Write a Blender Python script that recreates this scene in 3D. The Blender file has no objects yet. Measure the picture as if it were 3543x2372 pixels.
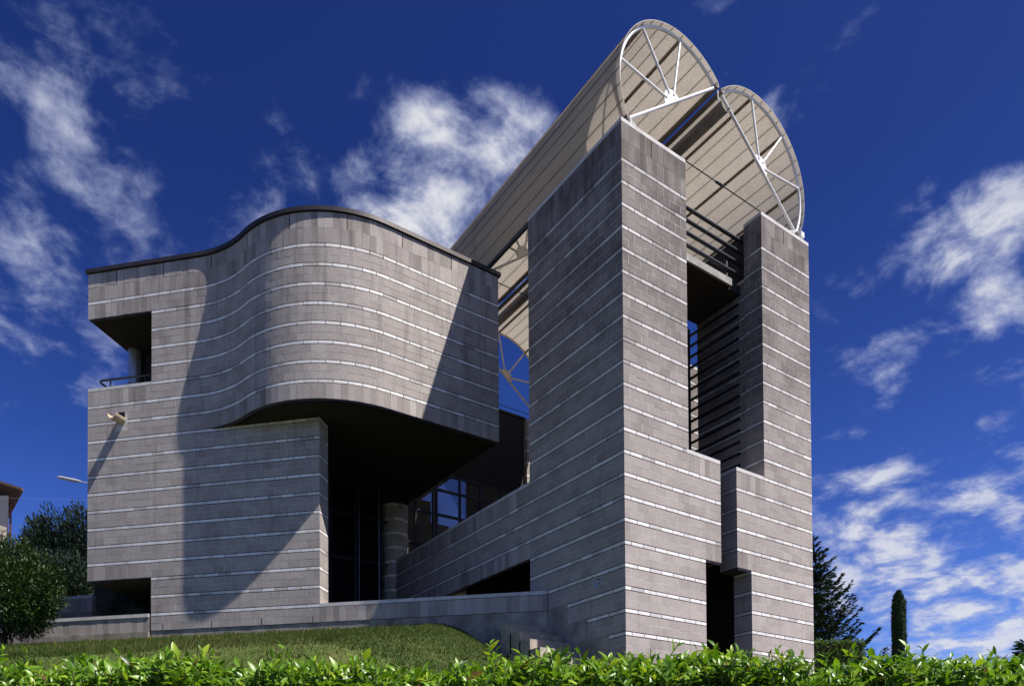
import bpy, math, random
import numpy as np
from mathutils import Matrix, Vector

random.seed(7)
RNG = np.random.default_rng(11)
scene = bpy.context.scene
col = scene.collection

# ------------------------------------------------------------------ camera
CAM = np.array([-11.141, -11.885, -2.851])
yaw, pitch, roll = 0.9721, 0.0179, -0.0064
_f = np.array([math.cos(yaw), math.sin(yaw), 0.0]); _up = np.array([0, 0, 1.0]); _r = np.cross(_f, _up)
FWD = _f * math.cos(pitch) + _up * math.sin(pitch)
_u2 = -_f * math.sin(pitch) + _up * math.cos(pitch)
RIGHT = _r * math.cos(roll) + _u2 * math.sin(roll)
UPV = -_r * math.sin(roll) + _u2 * math.cos(roll)
cd = bpy.data.cameras.new("camera"); cam = bpy.data.objects.new("camera", cd); col.objects.link(cam)
cd.sensor_fit = 'HORIZONTAL'; cd.sensor_width = 36.0
FPX = 2559.79; WPX = 3543.0; HPX = 2372.0; CYPX = 2668.05
cd.lens = FPX / WPX * 36.0
cd.shift_y = (CYPX - HPX / 2) / WPX
cd.clip_start = 0.1; cd.clip_end = 3000
M = Matrix.Identity(4)
for i in range(3):
    M[i][0] = RIGHT[i]; M[i][1] = UPV[i]; M[i][2] = -FWD[i]; M[i][3] = CAM[i]
cam.matrix_world = M
scene.camera = cam

# ------------------------------------------------------------------ light
SUN_TO = Vector((0.318, -0.57, 1.0)).normalized()
sun_elev = math.asin(SUN_TO.z); sun_az = math.atan2(SUN_TO.x, SUN_TO.y)
sl = bpy.data.lights.new("sun", 'SUN'); sl.energy = 5.0; sl.angle = math.radians(0.5); sl.color = (1.0, 0.94, 0.875)
so = bpy.data.objects.new("sun", sl); col.objects.link(so)
so.rotation_euler = (-SUN_TO).to_track_quat('-Z', 'Y').to_euler(); so.location = (20, -30, 50)

world = bpy.data.worlds.new("World"); scene.world = world; world.use_nodes = True
wt = world.node_tree; wt.nodes.clear()


class NT:
    def __init__(s, t): s.t = t
    def n(s, typ, **kw):
        nd = s.t.nodes.new(typ)
        for k, v in kw.items(): setattr(nd, k, v)
        return nd
    def l(s, a, b): s.t.links.new(a, b)
    def val(s, sock, v):
        if isinstance(v, bpy.types.NodeSocket): s.l(v, sock)
        else: sock.default_value = v
    def math(s, op, a, b=0.0, c=0.0, clamp=False):
        nd = s.n('ShaderNodeMath', operation=op, use_clamp=clamp)
        s.val(nd.inputs[0], a); s.val(nd.inputs[1], b); s.val(nd.inputs[2], c)
        return nd.outputs[0]
    def vmath(s, op, a, b=(0, 0, 0)):
        nd = s.n('ShaderNodeVectorMath', operation=op)
        s.val(nd.inputs[0], a)
        if op == 'SCALE': s.val(nd.inputs[3], b)
        else: s.val(nd.inputs[1], b)
        return nd.outputs[1] if op in ('DOT_PRODUCT', 'LENGTH') else nd.outputs[0]
    def noise(s, vec, scale, detail=4, rough=0.55, dist=0.0, lac=2.0):
        nd = s.n('ShaderNodeTexNoise'); s.val(nd.inputs['Vector'], vec)
        nd.inputs['Scale'].default_value = scale; nd.inputs['Detail'].default_value = detail
        nd.inputs['Roughness'].default_value = rough; nd.inputs['Distortion'].default_value = dist
        nd.inputs['Lacunarity'].default_value = lac
        return nd.outputs[0]
    def ramp(s, fac, stops, interp='LINEAR'):
        nd = s.n('ShaderNodeValToRGB'); s.val(nd.inputs[0], fac); e = nd.color_ramp.elements
        nd.color_ramp.interpolation = interp
        while len(e) < len(stops): e.new(0.5)
        for el, (p, c) in zip(e, stops):
            el.position = p; el.color = c if len(c) == 4 else (*c, 1)
        return nd.outputs[0]
    def mix(s, fac, a, b, blend='MIX'):
        nd = s.n('ShaderNodeMix', data_type='RGBA', blend_type=blend)
        s.val(nd.inputs[0], fac)
        for sock, v in ((nd.inputs[6], a), (nd.inputs[7], b)):
            if isinstance(v, bpy.types.NodeSocket): s.l(v, sock)
            else: sock.default_value = (*v, 1) if len(v) == 3 else v
        return nd.outputs[2]
    def smooth(s, v, a, b, lo=0.0, hi=1.0):
        nd = s.n('ShaderNodeMapRange', interpolation_type='SMOOTHSTEP')
        s.val(nd.inputs[0], v); nd.inputs[1].default_value = a; nd.inputs[2].default_value = b
        nd.inputs[3].default_value = lo; nd.inputs[4].default_value = hi
        return nd.outputs[0]


w = NT(wt)
sky = w.n('ShaderNodeTexSky', sky_type='NISHITA', sun_disc=False)
sky.sun_elevation = sun_elev; sky.sun_rotation = sun_az
sky.altitude = 1200; sky.air_density = 0.92; sky.dust_density = 1.1; sky.ozone_density = 4.0
hs = w.n('ShaderNodeHueSaturation'); hs.inputs['Saturation'].default_value = 1.22; hs.inputs['Value'].default_value = 1.0
hs.inputs['Hue'].default_value = 0.520
w.l(sky.outputs[0], hs.inputs['Color'])
tc = w.n('ShaderNodeTexCoord'); D = tc.outputs['Generated']
sep = w.n('ShaderNodeSeparateXYZ'); w.l(D, sep.inputs[0])
zz = w.math('MAXIMUM', sep.outputs[2], 0.02)
den = w.math('ADD', zz, 0.24)
px = w.math('DIVIDE', sep.outputs[0], den); py = w.math('DIVIDE', sep.outputs[1], den)
cmb = w.n('ShaderNodeCombineXYZ'); w.l(px, cmb.inputs[0]); w.l(py, cmb.inputs[1])
wn = w.n('ShaderNodeTexNoise'); w.l(cmb.outputs[0], wn.inputs['Vector']); wn.inputs['Scale'].default_value = 3.2; wn.inputs['Detail'].default_value = 3
warp = w.vmath('ADD', cmb.outputs[0], w.vmath('SCALE', w.vmath('SUBTRACT', wn.outputs['Color'], (0.5, 0.5, 0.5)), 0.11))
n1 = w.noise(warp, 8.5, 12, 0.60, 0.1)
n2 = w.noise(cmb.outputs[0], 1.4, 4, 0.5, 0.3)
CL = [((0.065, .735, .675), 8, .5), ((.048, .785, .617), 9, .62), ((.029, .821, .571), 9, .66), ((.013, .842, .539), 7, .6),
      ((.08, .812, .579), 7, .62), ((.032, .873, .486), 8, .7), ((.135, .724, .677), 5, .5), ((.205, .76, .617), 6, .75),
      ((.373, .68, .631), 7, 1.15), ((.418, .66, .615), 8, 1.3), ((.335, .71, .615), 5, .95), ((.44, .64, .63), 5, 1.15), ((.573, .419, .704), 6, .65),
      ((.61, .408, .679), 5, .75), ((.611, .433, .662), 3, .7), ((.783, .347, .517), 7, .95), ((.816, .33, .475), 6, .9),
      ((.787, .42, .452), 5, .8), ((.735, .443, .513), 4, .7), ((.813, .483, .326), 6, .9), ((.847, .451, .282), 6, .85),
      ((.868, .389, .307), 6, .8), ((.877, .349, .329), 6, .8), ((.846, .477, .237), 6, .8), ((.895, .403, .192), 8, .9), ((.902, .36, .238), 6, .8)]
acc = None
for d, rad, wg in CL:
    l = math.sqrt(sum(x * x for x in d)); d = tuple(x / l for x in d)
    dt = w.vmath('DOT_PRODUCT', D, d)
    g = w.smooth(dt, math.cos(math.radians(rad)), 1.0, 0.0, wg)
    acc = g if acc is None else w.math('MAXIMUM', acc, g)
base = w.math('MULTIPLY_ADD', n2, 0.45, -0.315)
lowc = w.smooth(sep.outputs[2], 0.45, 0.1, 0.0, 0.12)
cov = w.math('ADD', w.math('MULTIPLY', acc, 0.27), w.math('ADD', base, lowc))
cm = w.math('ADD', n1, cov)
cmask = w.smooth(cm, 0.56, 0.86, 0.0, 1.0)
cmask = w.math('MULTIPLY', cmask, w.math('MULTIPLY_ADD', acc, 0.62, 0.36, clamp=True))
gm = w.n('ShaderNodeGamma'); w.l(hs.outputs[0], gm.inputs[0]); gm.inputs[1].default_value = 1.25
glow = w.smooth(sep.outputs[2], 0.66, 0.06, 0.97, 1.62)
skyc = w.vmath('SCALE', gm.outputs[0], glow)
bg1 = w.n('ShaderNodeBackground'); w.l(skyc, bg1.inputs[0]); bg1.inputs[1].default_value = 0.040
ccol = w.ramp(cmask, [(0.0, (0.40, 0.50, 0.85)), (0.5, (0.60, 0.66, 0.90)), (1.0, (0.93, 0.94, 0.98))])
bg2 = w.n('ShaderNodeBackground'); w.l(ccol, bg2.inputs[0]); bg2.inputs[1].default_value = 0.52
mxs = w.n('ShaderNodeMixShader'); w.l(cmask, mxs.inputs[0]); w.l(bg1.outputs[0], mxs.inputs[1]); w.l(bg2.outputs[0], mxs.inputs[2])
wo = w.n('ShaderNodeOutputWorld'); w.l(mxs.outputs[0], wo.inputs[0])

vs = scene.view_settings
vs.view_transform = 'Standard'; vs.look = 'None'; vs.gamma = 1.0; vs.use_curve_mapping = False
vs.exposure = 0.70
scene.cycles.max_bounces = 8; scene.cycles.transparent_max_bounces = 8


# ------------------------------------------------------------------ materials
def mat(name):
    m = bpy.data.materials.new(name); m.use_nodes = True
    t = NT(m.node_tree); m.node_tree.nodes.clear()
    out = t.n('ShaderNodeOutputMaterial'); b = t.n('ShaderNodeBsdfPrincipled'); t.l(b.outputs[0], out.inputs[0])
    b.inputs['Specular IOR Level'].default_value = 0.3
    return m, t, b, out


def plain(name, c, rough=0.6, metal=0.0, var=0.12, scale=6.0, bump=0.0, bscale=80.0, spec=0.3):
    m, t, b, out = mat(name)
    g = t.n('ShaderNodeNewGeometry').outputs['Position']
    nz = t.noise(g, scale, 5, 0.6)
    lo = tuple(x * (1 - var) for x in c); hi = tuple(min(1, x * (1 + var)) for x in c)
    t.l(t.ramp(nz, [(0.3, lo), (0.7, hi)]), b.inputs['Base Color'])
    b.inputs['Roughness'].default_value = rough; b.inputs['Metallic'].default_value = metal
    b.inputs['Specular IOR Level'].default_value = spec
    if bump:
        bp = t.n('ShaderNodeBump'); bp.inputs['Strength'].default_value = bump; bp.inputs['Distance'].default_value = 0.02
        t.l(t.noise(g, bscale, 3, 0.6), bp.inputs['Height']); t.l(bp.outputs[0], b.inputs['Normal'])
    return m


def rnd_socket(t, single):
    if single: return t.n('ShaderNodeObjectInfo').outputs['Random']
    return t.n('ShaderNodeAttribute', attribute_name='rnd').outputs['Fac']


def soot_and_shade(t, g, c, dark):
    """soot in ragged runs on the upper tower; height darkening also paints weaker ground bounce"""
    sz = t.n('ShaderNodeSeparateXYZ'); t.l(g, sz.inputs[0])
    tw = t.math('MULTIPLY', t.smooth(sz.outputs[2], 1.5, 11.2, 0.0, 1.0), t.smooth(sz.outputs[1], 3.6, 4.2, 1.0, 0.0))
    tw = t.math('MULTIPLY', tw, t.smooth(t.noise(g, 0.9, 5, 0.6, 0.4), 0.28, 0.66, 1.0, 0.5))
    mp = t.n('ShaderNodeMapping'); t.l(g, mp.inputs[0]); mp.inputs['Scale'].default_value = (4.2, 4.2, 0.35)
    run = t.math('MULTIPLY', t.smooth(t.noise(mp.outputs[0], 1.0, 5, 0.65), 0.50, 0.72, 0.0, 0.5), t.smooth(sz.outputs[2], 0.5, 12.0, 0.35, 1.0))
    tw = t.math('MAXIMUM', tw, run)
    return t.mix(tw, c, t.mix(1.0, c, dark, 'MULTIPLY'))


def block_mat(name, single, stops=None):
    m, t, b, out = mat(name)
    r = rnd_socket(t, single)
    g = t.n('ShaderNodeNewGeometry').outputs['Position']
    basec = t.ramp(r, stops or [(0.0, (0.328, 0.293, 0.270)), (0.2, (0.357, 0.320, 0.295)), (0.7, (0.384, 0.345, 0.318)), (0.93, (0.400, 0.360, 0.333)), (1.0, (0.418, 0.378, 0.350))])
    sp = t.noise(g, 55, 3, 0.75)
    spc = t.ramp(sp, [(0.28, (0.38, 0.37, 0.37)), (0.42, (0.86, 0.86, 0.86)), (0.58, (1.08, 1.08, 1.08)), (0.72, (1.42, 1.42, 1.42))])
    c1 = t.mix(1.0, basec, spc, 'MULTIPLY')
    # uneven firing / soot staining with its own outline
    st = t.noise(g, 0.55, 6, 0.62, 0.6)
    stc = t.ramp(st, [(0.33, (0.83, 0.82, 0.82)), (0.5, (1, 1, 1)), (0.72, (1.05, 1.04, 1.03))])
    c2 = t.mix(1.0, c1, stc, 'MULTIPLY')
    mp = t.n('ShaderNodeMapping'); t.l(g, mp.inputs[0]); mp.inputs['Scale'].default_value = (3.0, 3.0, 0.28)
    sk = t.noise(mp.outputs[0], 1.0, 5, 0.65)
    skc = t.ramp(sk, [(0.36, (0.72, 0.71, 0.715)), (0.50, (1, 1, 1))])
    sepz = t.n('ShaderNodeSeparateXYZ'); t.l(g, sepz.inputs[0])
    hm = t.smooth(sepz.outputs[2], 6.0, 12.0, 0.10, 0.75)
    c3 = t.mix(hm, c2, t.mix(1.0, c2, skc, 'MULTIPLY'))
    c3 = soot_and_shade(t, g, c3, (0.36, 0.348, 0.35))
    t.l(c3, b.inputs['Base Color'])
    b.inputs['Roughness'].default_value = 0.92; b.inputs['Specular IOR Level'].default_value = 0.12
    bp = t.n('ShaderNodeBump'); bp.inputs['Strength'].default_value = 0.55; bp.inputs['Distance'].default_value = 0.012
    t.l(sp, bp.inputs['Height']); t.l(bp.outputs[0], b.inputs['Normal'])
    return m


def white_mat(name, single):
    m, t, b, out = mat(name)
    r = rnd_socket(t, single)
    g = t.n('ShaderNodeNewGeometry').outputs['Position']
    basec = t.ramp(r, [(0.0, (0.36, 0.34, 0.33)), (0.06, (0.48, 0.46, 0.45)), (0.2, (0.60, 0.585, 0.575)), (0.45, (0.66, 0.64, 0.62)), (1.0, (0.75, 0.735, 0.715))])
    st = t.noise(g, 2.2, 6, 0.7, 0.4)
    stc = t.ramp(st, [(0.30, (0.66, 0.65, 0.645)), (0.48, (1, 1, 1))])
    c2 = t.mix(1.0, basec, stc, 'MULTIPLY')
    t.l(soot_and_shade(t, g, c2, (0.50, 0.485, 0.48)), b.inputs['Base Color'])
    b.inputs['Roughness'].default_value = 0.8
    return m


MAT = {}
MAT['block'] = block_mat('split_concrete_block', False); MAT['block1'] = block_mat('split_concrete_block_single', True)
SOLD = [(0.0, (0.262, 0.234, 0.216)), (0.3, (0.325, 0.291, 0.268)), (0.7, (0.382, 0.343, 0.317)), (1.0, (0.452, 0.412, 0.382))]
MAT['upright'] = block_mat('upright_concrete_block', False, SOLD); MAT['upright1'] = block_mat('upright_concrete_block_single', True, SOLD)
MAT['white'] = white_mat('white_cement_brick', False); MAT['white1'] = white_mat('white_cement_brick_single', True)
MAT['joint'] = plain('dark_recessed_joint', (0.014, 0.010, 0.008), 0.95, var=0.3)
MAT['mortar'] = plain('pale_mortar', (0.50, 0.48, 0.465), 0.95, var=0.35, scale=5)
MAT['concrete'] = plain('cast_concrete', (0.30, 0.285, 0.262), 0.9, var=0.28, scale=3.2, bump=0.3, bscale=40)
MAT['coping'] = plain('pale_coping_stone', (0.52, 0.50, 0.485), 0.85, var=0.16, scale=4, bump=0.15)
MAT['found'] = plain('foundation_concrete', (0.26, 0.235, 0.20), 0.95, var=0.42, scale=2.2, bump=0.4, bscale=30)
MAT['step'] = plain('step_concrete', (0.34, 0.295, 0.24), 0.9, var=0.25, scale=5, bump=0.3, bscale=40)
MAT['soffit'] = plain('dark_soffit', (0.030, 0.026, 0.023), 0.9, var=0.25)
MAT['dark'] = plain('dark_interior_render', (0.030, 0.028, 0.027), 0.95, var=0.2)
MAT['flash'] = plain('dark_zinc_flashing', (0.050, 0.042, 0.042), 0.42, 0.35, var=0.2, scale=3, spec=0.5)
MAT['black_steel'] = plain('black_painted_steel', (0.014, 0.015, 0.018), 0.38, 0.0, var=0.3, spec=0.5)
MAT['white_steel'] = plain('white_painted_steel', (0.74, 0.735, 0.715), 0.35, 0.0, var=0.07, spec=0.5)
MAT['cream_steel'] = plain('cream_painted_steel', (0.68, 0.62, 0.52), 0.5, 0.0, var=0.10, spec=0.4)
MAT['brown_steel'] = plain('shaded_purlin_steel', (0.19, 0.160, 0.125), 0.6, 0.0, var=0.2)  # shade put into the colour: cream-painted purlins look brown in shadow
MAT['batten'] = plain('dark_seam_batten', (0.10, 0.072, 0.050), 0.8, var=0.2)
MAT['zinc'] = plain('weathered_zinc', (0.21, 0.195, 0.18), 0.5, 0.55, var=0.2, scale=4)
MAT['chrome'] = plain('chrome_tap', (0.62, 0.62, 0.64), 0.14, 1.0, var=0.05)
MAT['steel'] = plain('galvanised_pipe', (0.46, 0.47, 0.49), 0.32, 0.7, var=0.12)
MAT['rubber'] = plain('dark_knob', (0.03, 0.04, 0.035), 0.6)
MAT['clay'] = plain('pale_fibre_cement_spout', (0.46, 0.37, 0.27), 0.85, var=0.3, scale=9)
MAT['cream_wall'] = plain('cream_plaster', (0.60, 0.52, 0.40), 0.9, var=0.08, scale=1.5)
MAT['roof_tile'] = plain('brown_roof_tile', (0.10, 0.060, 0.045), 0.85, var=0.35, scale=8)
MAT['wood'] = plain('brown_wood', (0.13, 0.055, 0.033), 0.7, var=0.2)
MAT['bark'] = plain('bark', (0.075, 0.055, 0.042), 0.95, var=0.4, scale=12, bump=0.6, bscale=25)
MAT['stem'] = plain('young_green_stem', (0.13, 0.17, 0.05), 0.6, var=0.25, scale=20)
MAT['earth'] = plain('earth', (0.09, 0.075, 0.05), 0.95, var=0.35, scale=2)
MAT['asphalt'] = plain('asphalt', (0.055, 0.055, 0.057), 0.9, var=0.25, scale=30, bump=0.3)
MAT['lampgrey'] = plain('lamp_grey', (0.40, 0.40, 0.41), 0.4, 0.2, var=0.08)
MAT['yellow'] = plain('yellow_petal', (0.80, 0.55, 0.02), 0.7, var=0.1)

# glass: glossy reflection over dark transparency
m, t, b, out = mat('window_glass')
gl = t.n('ShaderNodeBsdfGlossy'); gl.inputs['Roughness'].default_value = 0.015; gl.inputs['Color'].default_value = (0.85, 0.88, 0.92, 1)
tr = t.n('ShaderNodeBsdfTransparent'); tr.inputs['Color'].default_value = (0.62, 0.66, 0.68, 1)
fr = t.n('ShaderNodeFresnel'); fr.inputs['IOR'].default_value = 1.7
mx = t.n('ShaderNodeMixShader'); t.l(t.math('MULTIPLY_ADD', fr.outputs[0], 0.9, 0.05, clamp=True), mx.inputs[0]); t.l(tr.outputs[0], mx.inputs[1]); t.l(gl.outputs[0], mx.inputs[2])
t.l(mx.outputs[0], out.inputs[0]); MAT['glass'] = m

MAT['near_black'] = plain('near_black_finish', (0.006, 0.006, 0.007), 0.25, 0.0, var=0.1, spec=0.05)  # opaque near-black, puts the recess darkness into panes and backing wall
# translucent vault sheets
m, t, b, out = mat('translucent_vault_sheet')
g = t.n('ShaderNodeNewGeometry').outputs['Position']
nz = t.noise(g, 1.6, 6, 0.65); nf = t.noise(g, 38, 2, 0.7)
c = t.ramp(nz, [(0.3, (0.50, 0.49, 0.485)), (0.55, (0.60, 0.595, 0.595)), (0.75, (0.66, 0.66, 0.665))])
c = t.mix(0.5, c, t.ramp(nf, [(0.3, (0.34, 0.335, 0.33)), (0.7, (0.80, 0.80, 0.80))]))
t.l(c, b.inputs['Base Color']); b.inputs['Roughness'].default_value = 0.6
tl = t.n('ShaderNodeBsdfTranslucent'); t.l(t.mix(1.0, c, (1.0, 0.95, 0.88), 'MULTIPLY'), tl.inputs['Color'])
mx = t.n('ShaderNodeMixShader'); mx.inputs[0].default_value = 0.55
t.l(b.outputs[0], mx.inputs[1]); t.l(tl.outputs[0], mx.inputs[2]); t.l(mx.outputs[0], out.inputs[0])
MAT['sheet'] = m
m, t, b, out = mat('weathered_sheet_outside')
g = t.n('ShaderNodeNewGeometry').outputs['Position']
c = t.ramp(t.noise(g, 1.4, 6, 0.65), [(0.3, (0.56, 0.42, 0.27)), (0.55, (0.68, 0.53, 0.36)), (0.75, (0.74, 0.60, 0.43))])
t.l(c, b.inputs['Base Color']); b.inputs['Roughness'].default_value = 0.7
tl = t.n('ShaderNodeBsdfTranslucent'); tl.inputs['Color'].default_value = (0.77, 0.73, 0.66, 1)
mx = t.n('ShaderNodeMixShader'); mx.inputs[0].default_value = 0.66
t.l(b.outputs[0], mx.inputs[1]); t.l(tl.outputs[0], mx.inputs[2]); t.l(mx.outputs[0], out.inputs[0])
MAT['sheet_out'] = m


def leaf_mat(name, stops, gloss=0.35, transl=0.35, spec=0.5, single=False, tint=(1.0, 1.0, 0.45)):
    m, t, b, out = mat(name)
    r = rnd_socket(t, single)
    c = t.ramp(r, stops)
    g = t.n('ShaderNodeNewGeometry').outputs['Position']
    c = t.mix(0.35, c, t.mix(1.0, c, t.ramp(t.noise(g, 14, 3, 0.6), [(0.3, (0.6, 0.65, 0.6)), (0.7, (1.3, 1.25, 1.1))]), 'MULTIPLY'))
    t.l(c, b.inputs['Base Color']); b.inputs['Roughness'].default_value = gloss; b.inputs['Specular IOR Level'].default_value = spec
    tl = t.n('ShaderNodeBsdfTranslucent'); t.l(t.mix(1.0, c, tint, 'MULTIPLY'), tl.inputs['Color'])
    mx = t.n('ShaderNodeMixShader'); mx.inputs[0].default_value = transl
    t.l(b.outputs[0], mx.inputs[1]); t.l(tl.outputs[0], mx.inputs[2]); t.l(mx.outputs[0], out.inputs[0])
    return m


LAUREL = [(0.0, (0.16, 0.09, 0.02)), (0.025, (0.13, 0.10, 0.02)), (0.04, (0.035, 0.085, 0.010)), (0.35, (0.11, 0.24, 0.016)), (0.75, (0.20, 0.36, 0.022)), (1.0, (0.36, 0.46, 0.04))]
MAT['laurel'] = leaf_mat('laurel_leaf', LAUREL, 0.36, 0.38, 0.5)
MAT['laurel1'] = leaf_mat('laurel_leaf_single', LAUREL, 0.36, 0.38, 0.5, True)
MAT['grass'] = leaf_mat('grass_blade', [(0.0, (0.034, 0.062, 0.010)), (0.45, (0.062, 0.094, 0.016)), (0.72, (0.100, 0.108, 0.030)), (1.0, (0.19, 0.155, 0.065))], 0.7, 0.3, 0.2)
MAT['conifer'] = leaf_mat('conifer_needles', [(0.0, (0.012, 0.024, 0.012)), (0.6, (0.025, 0.048, 0.022)), (1.0, (0.05, 0.085, 0.04))], 0.75, 0.12, 0.2)
MAT['juniper'] = leaf_mat('juniper_needles', [(0.0, (0.011, 0.023, 0.016)), (0.6, (0.023, 0.043, 0.029)), (1.0, (0.05, 0.08, 0.055))], 0.75, 0.12, 0.2)
MAT['shrubdark'] = leaf_mat('dark_shrub_leaf', [(0.0, (0.013, 0.028, 0.010)), (0.6, (0.025, 0.050, 0.015)), (1.0, (0.065, 0.105, 0.028))], 0.4, 0.2, 0.5)
MAT['shrubglossy'] = leaf_mat('glossy_shrub_leaf', [(0.0, (0.014, 0.032, 0.009)), (0.6, (0.027, 0.058, 0.014)), (1.0, (0.07, 0.125, 0.025))], 0.42, 0.2, 0.4)
MAT['shrubbright'] = leaf_mat('bright_shrub_leaf', [(0.0, (0.05, 0.10, 0.02)), (1.0, (0.14, 0.22, 0.03))], 0.35, 0.3, 0.5)
MAT['shrubgrey'] = leaf_mat('grey_shrub_leaf', [(0.0, (0.06, 0.085, 0.075)), (1.0, (0.13, 0.17, 0.15))], 0.6, 0.2, 0.3)

m, t, b, out = mat('lawn_turf')
g = t.n('ShaderNodeNewGeometry').outputs['Position']
n_a = t.noise(g, 1.1, 6, 0.7); n_b = t.noise(g, 22, 4, 0.7)
c = t.ramp(n_a, [(0.32, (0.038, 0.066, 0.011)), (0.52, (0.054, 0.084, 0.015)), (0.75, (0.085, 0.088, 0.026))])
c = t.mix(1.0, c, t.ramp(n_b, [(0.3, (0.55, 0.55, 0.5)), (0.7, (1.4, 1.35, 1.3))]), 'MULTIPLY')
t.l(c, b.inputs['Base Color']); b.inputs['Roughness'].default_value = 0.95
MAT['lawn'] = m


# ------------------------------------------------------------------ helpers
def link(o, parent=None):
    col.objects.link(o)
    if parent is not None: o.parent = parent
    return o


def tag(o, label=None, cat=None, group=None, kind=None):
    if label: o['label'] = label
    if cat: o['category'] = cat
    if group: o['group'] = group
    if kind: o['kind'] = kind
    return o


def empty(name, loc=(0, 0, 0)):
    o = bpy.data.objects.new(name, None); o.location = loc; o.empty_display_size = 0.3
    return link(o)


def finish(o, parent, loc):
    link(o)
    if parent is not None:
        o.parent = parent; o.matrix_parent_inverse = PINV(parent)
    return o


def PINV(p):
    m = Matrix.Identity(4); q = p
    while q is not None:
        m = q.matrix_basis @ q.matrix_parent_inverse.inverted() @ Matrix.Identity(4) if False else (q.matrix_parent_inverse @ q.matrix_basis) @ m
        q = q.parent
    return m.inverted()


class MB:
    def __init__(s): s.v = []; s.f = []; s.r = []
    def add(s, vs_, fs, r=0.5):
        o = len(s.v); s.v += [tuple(map(float, x)) for x in vs_]
        for f in fs: s.f.append(tuple(i + o for i in f)); s.r.append(r)
        return s
    def box(s, lo, hi, r=0.5, frame=None):
        x0, y0, z0 = lo; x1, y1, z1 = hi
        vs_ = [(x0, y0, z0), (x1, y0, z0), (x1, y1, z0), (x0, y1, z0), (x0, y0, z1), (x1, y0, z1), (x1, y1, z1), (x0, y1, z1)]
        if frame: vs_ = [frame(*p) for p in vs_]
        return s.add(vs_, BOXF, r)
    def prism(s, poly, z0, z1, r=0.5):
        n = len(poly)
        vs_ = [(x, y, z0) for x, y in poly] + [(x, y, z1) for x, y in poly]
        fs = [tuple(range(n - 1, -1, -1)), tuple(range(n, 2 * n))] + [(i, (i + 1) % n, n + (i + 1) % n, n + i) for i in range(n)]
        return s.add(vs_, fs, r)
    def tube(s, pts, rad, n=10, r=0.5, caps=True, rads=None):
        pts = [np.array(p, float) for p in pts]; m = len(pts); rings = []; prev = None
        for i, p in enumerate(pts):
            d = pts[min(i + 1, m - 1)] - pts[max(i - 1, 0)]; d = d / (np.linalg.norm(d) + 1e-12)
            if prev is None:
                a = np.array([0, 0, 1.0]) if abs(d[2]) < 0.9 else np.array([1.0, 0, 0])
                x = np.cross(d, a); x /= np.linalg.norm(x)
            else:
                x = prev - d * (prev @ d); x /= np.linalg.norm(x)
            prev = x; y = np.cross(d, x); rr = rads[i] if rads else rad
            rings.append([p + rr * (math.cos(2 * math.pi * k / n) * x + math.sin(2 * math.pi * k / n) * y) for k in range(n)])
        vs_ = [q for rg in rings for q in rg]
        fs = [(i * n + k, i * n + (k + 1) % n, (i + 1) * n + (k + 1) % n, (i + 1) * n + k) for i in range(m - 1) for k in range(n)]
        if caps: fs += [tuple(range(n - 1, -1, -1)), tuple((m - 1) * n + k for k in range(n))]
        return s.add(vs_, fs, r)
    def build(s, name, material, parent=None, smooth=False, attr=False, kind=None):
        me = bpy.data.meshes.new(name); me.from_pydata(s.v, [], s.f); me.materials.append(material)
        if smooth:
            me.polygons.foreach_set('use_smooth', [True] * len(me.polygons))
            try: me.set_sharp_from_angle(angle=math.radians(40))
            except Exception: pass
        if attr:
            a = me.attributes.new('rnd', 'FLOAT', 'FACE'); a.data.foreach_set('value', s.r)
        me.update()
        o = bpy.data.objects.new(name, me)
        finish(o, parent, None)
        if kind: o['kind'] = kind
        return o


BOXF = [(0, 3, 2, 1), (4, 5, 6, 7), (0, 1, 5, 4), (1, 2, 6, 5), (2, 3, 7, 6), (3, 0, 4, 7)]


def mesh_np(name, V, F, material, parent=None, rnd=None, kind=None, smooth=False):
    """V (n,3), F (m,k) arrays -> one mesh object"""
    me = bpy.data.meshes.new(name); m, k = F.shape
    me.vertices.add(len(V)); me.vertices.foreach_set('co', V.astype(np.float32).ravel())
    me.loops.add(m * k); me.loops.foreach_set('vertex_index', F.astype(np.int32).ravel())
    me.polygons.add(m); me.polygons.foreach_set('loop_start', np.arange(0, m * k, k, dtype=np.int32))
    try: me.polygons.foreach_set('loop_total', np.full(m, k, dtype=np.int32))
    except Exception: pass
    me.polygons.foreach_set('use_smooth', np.full(m, bool(smooth)))
    me.materials.append(material)
    if rnd is not None:
        a = me.attributes.new('rnd', 'FLOAT', 'FACE'); a.data.foreach_set('value', rnd.astype(np.float32))
    me.update(calc_edges=True); me.validate()
    o = bpy.data.objects.new(name, me); finish(o, parent, None)
    if kind: o['kind'] = kind
    return o


def ZK(k): return 11.0 - 0.5 * k          # top of the k-th white course


# ------------------------------------------------------------------ terrain
FO = np.array([0.0, 2.7924]); FDIR = np.array([-0.7046, 0.7096]); FN = np.array([0.7096, 0.7046])
WOODF = -FDIR                              # heading left -> right along the facade


def sstep(x, a, b):
    t_ = np.clip((x - a) / (b - a), 0, 1); return t_ * t_ * (3 - 2 * t_)


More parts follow.
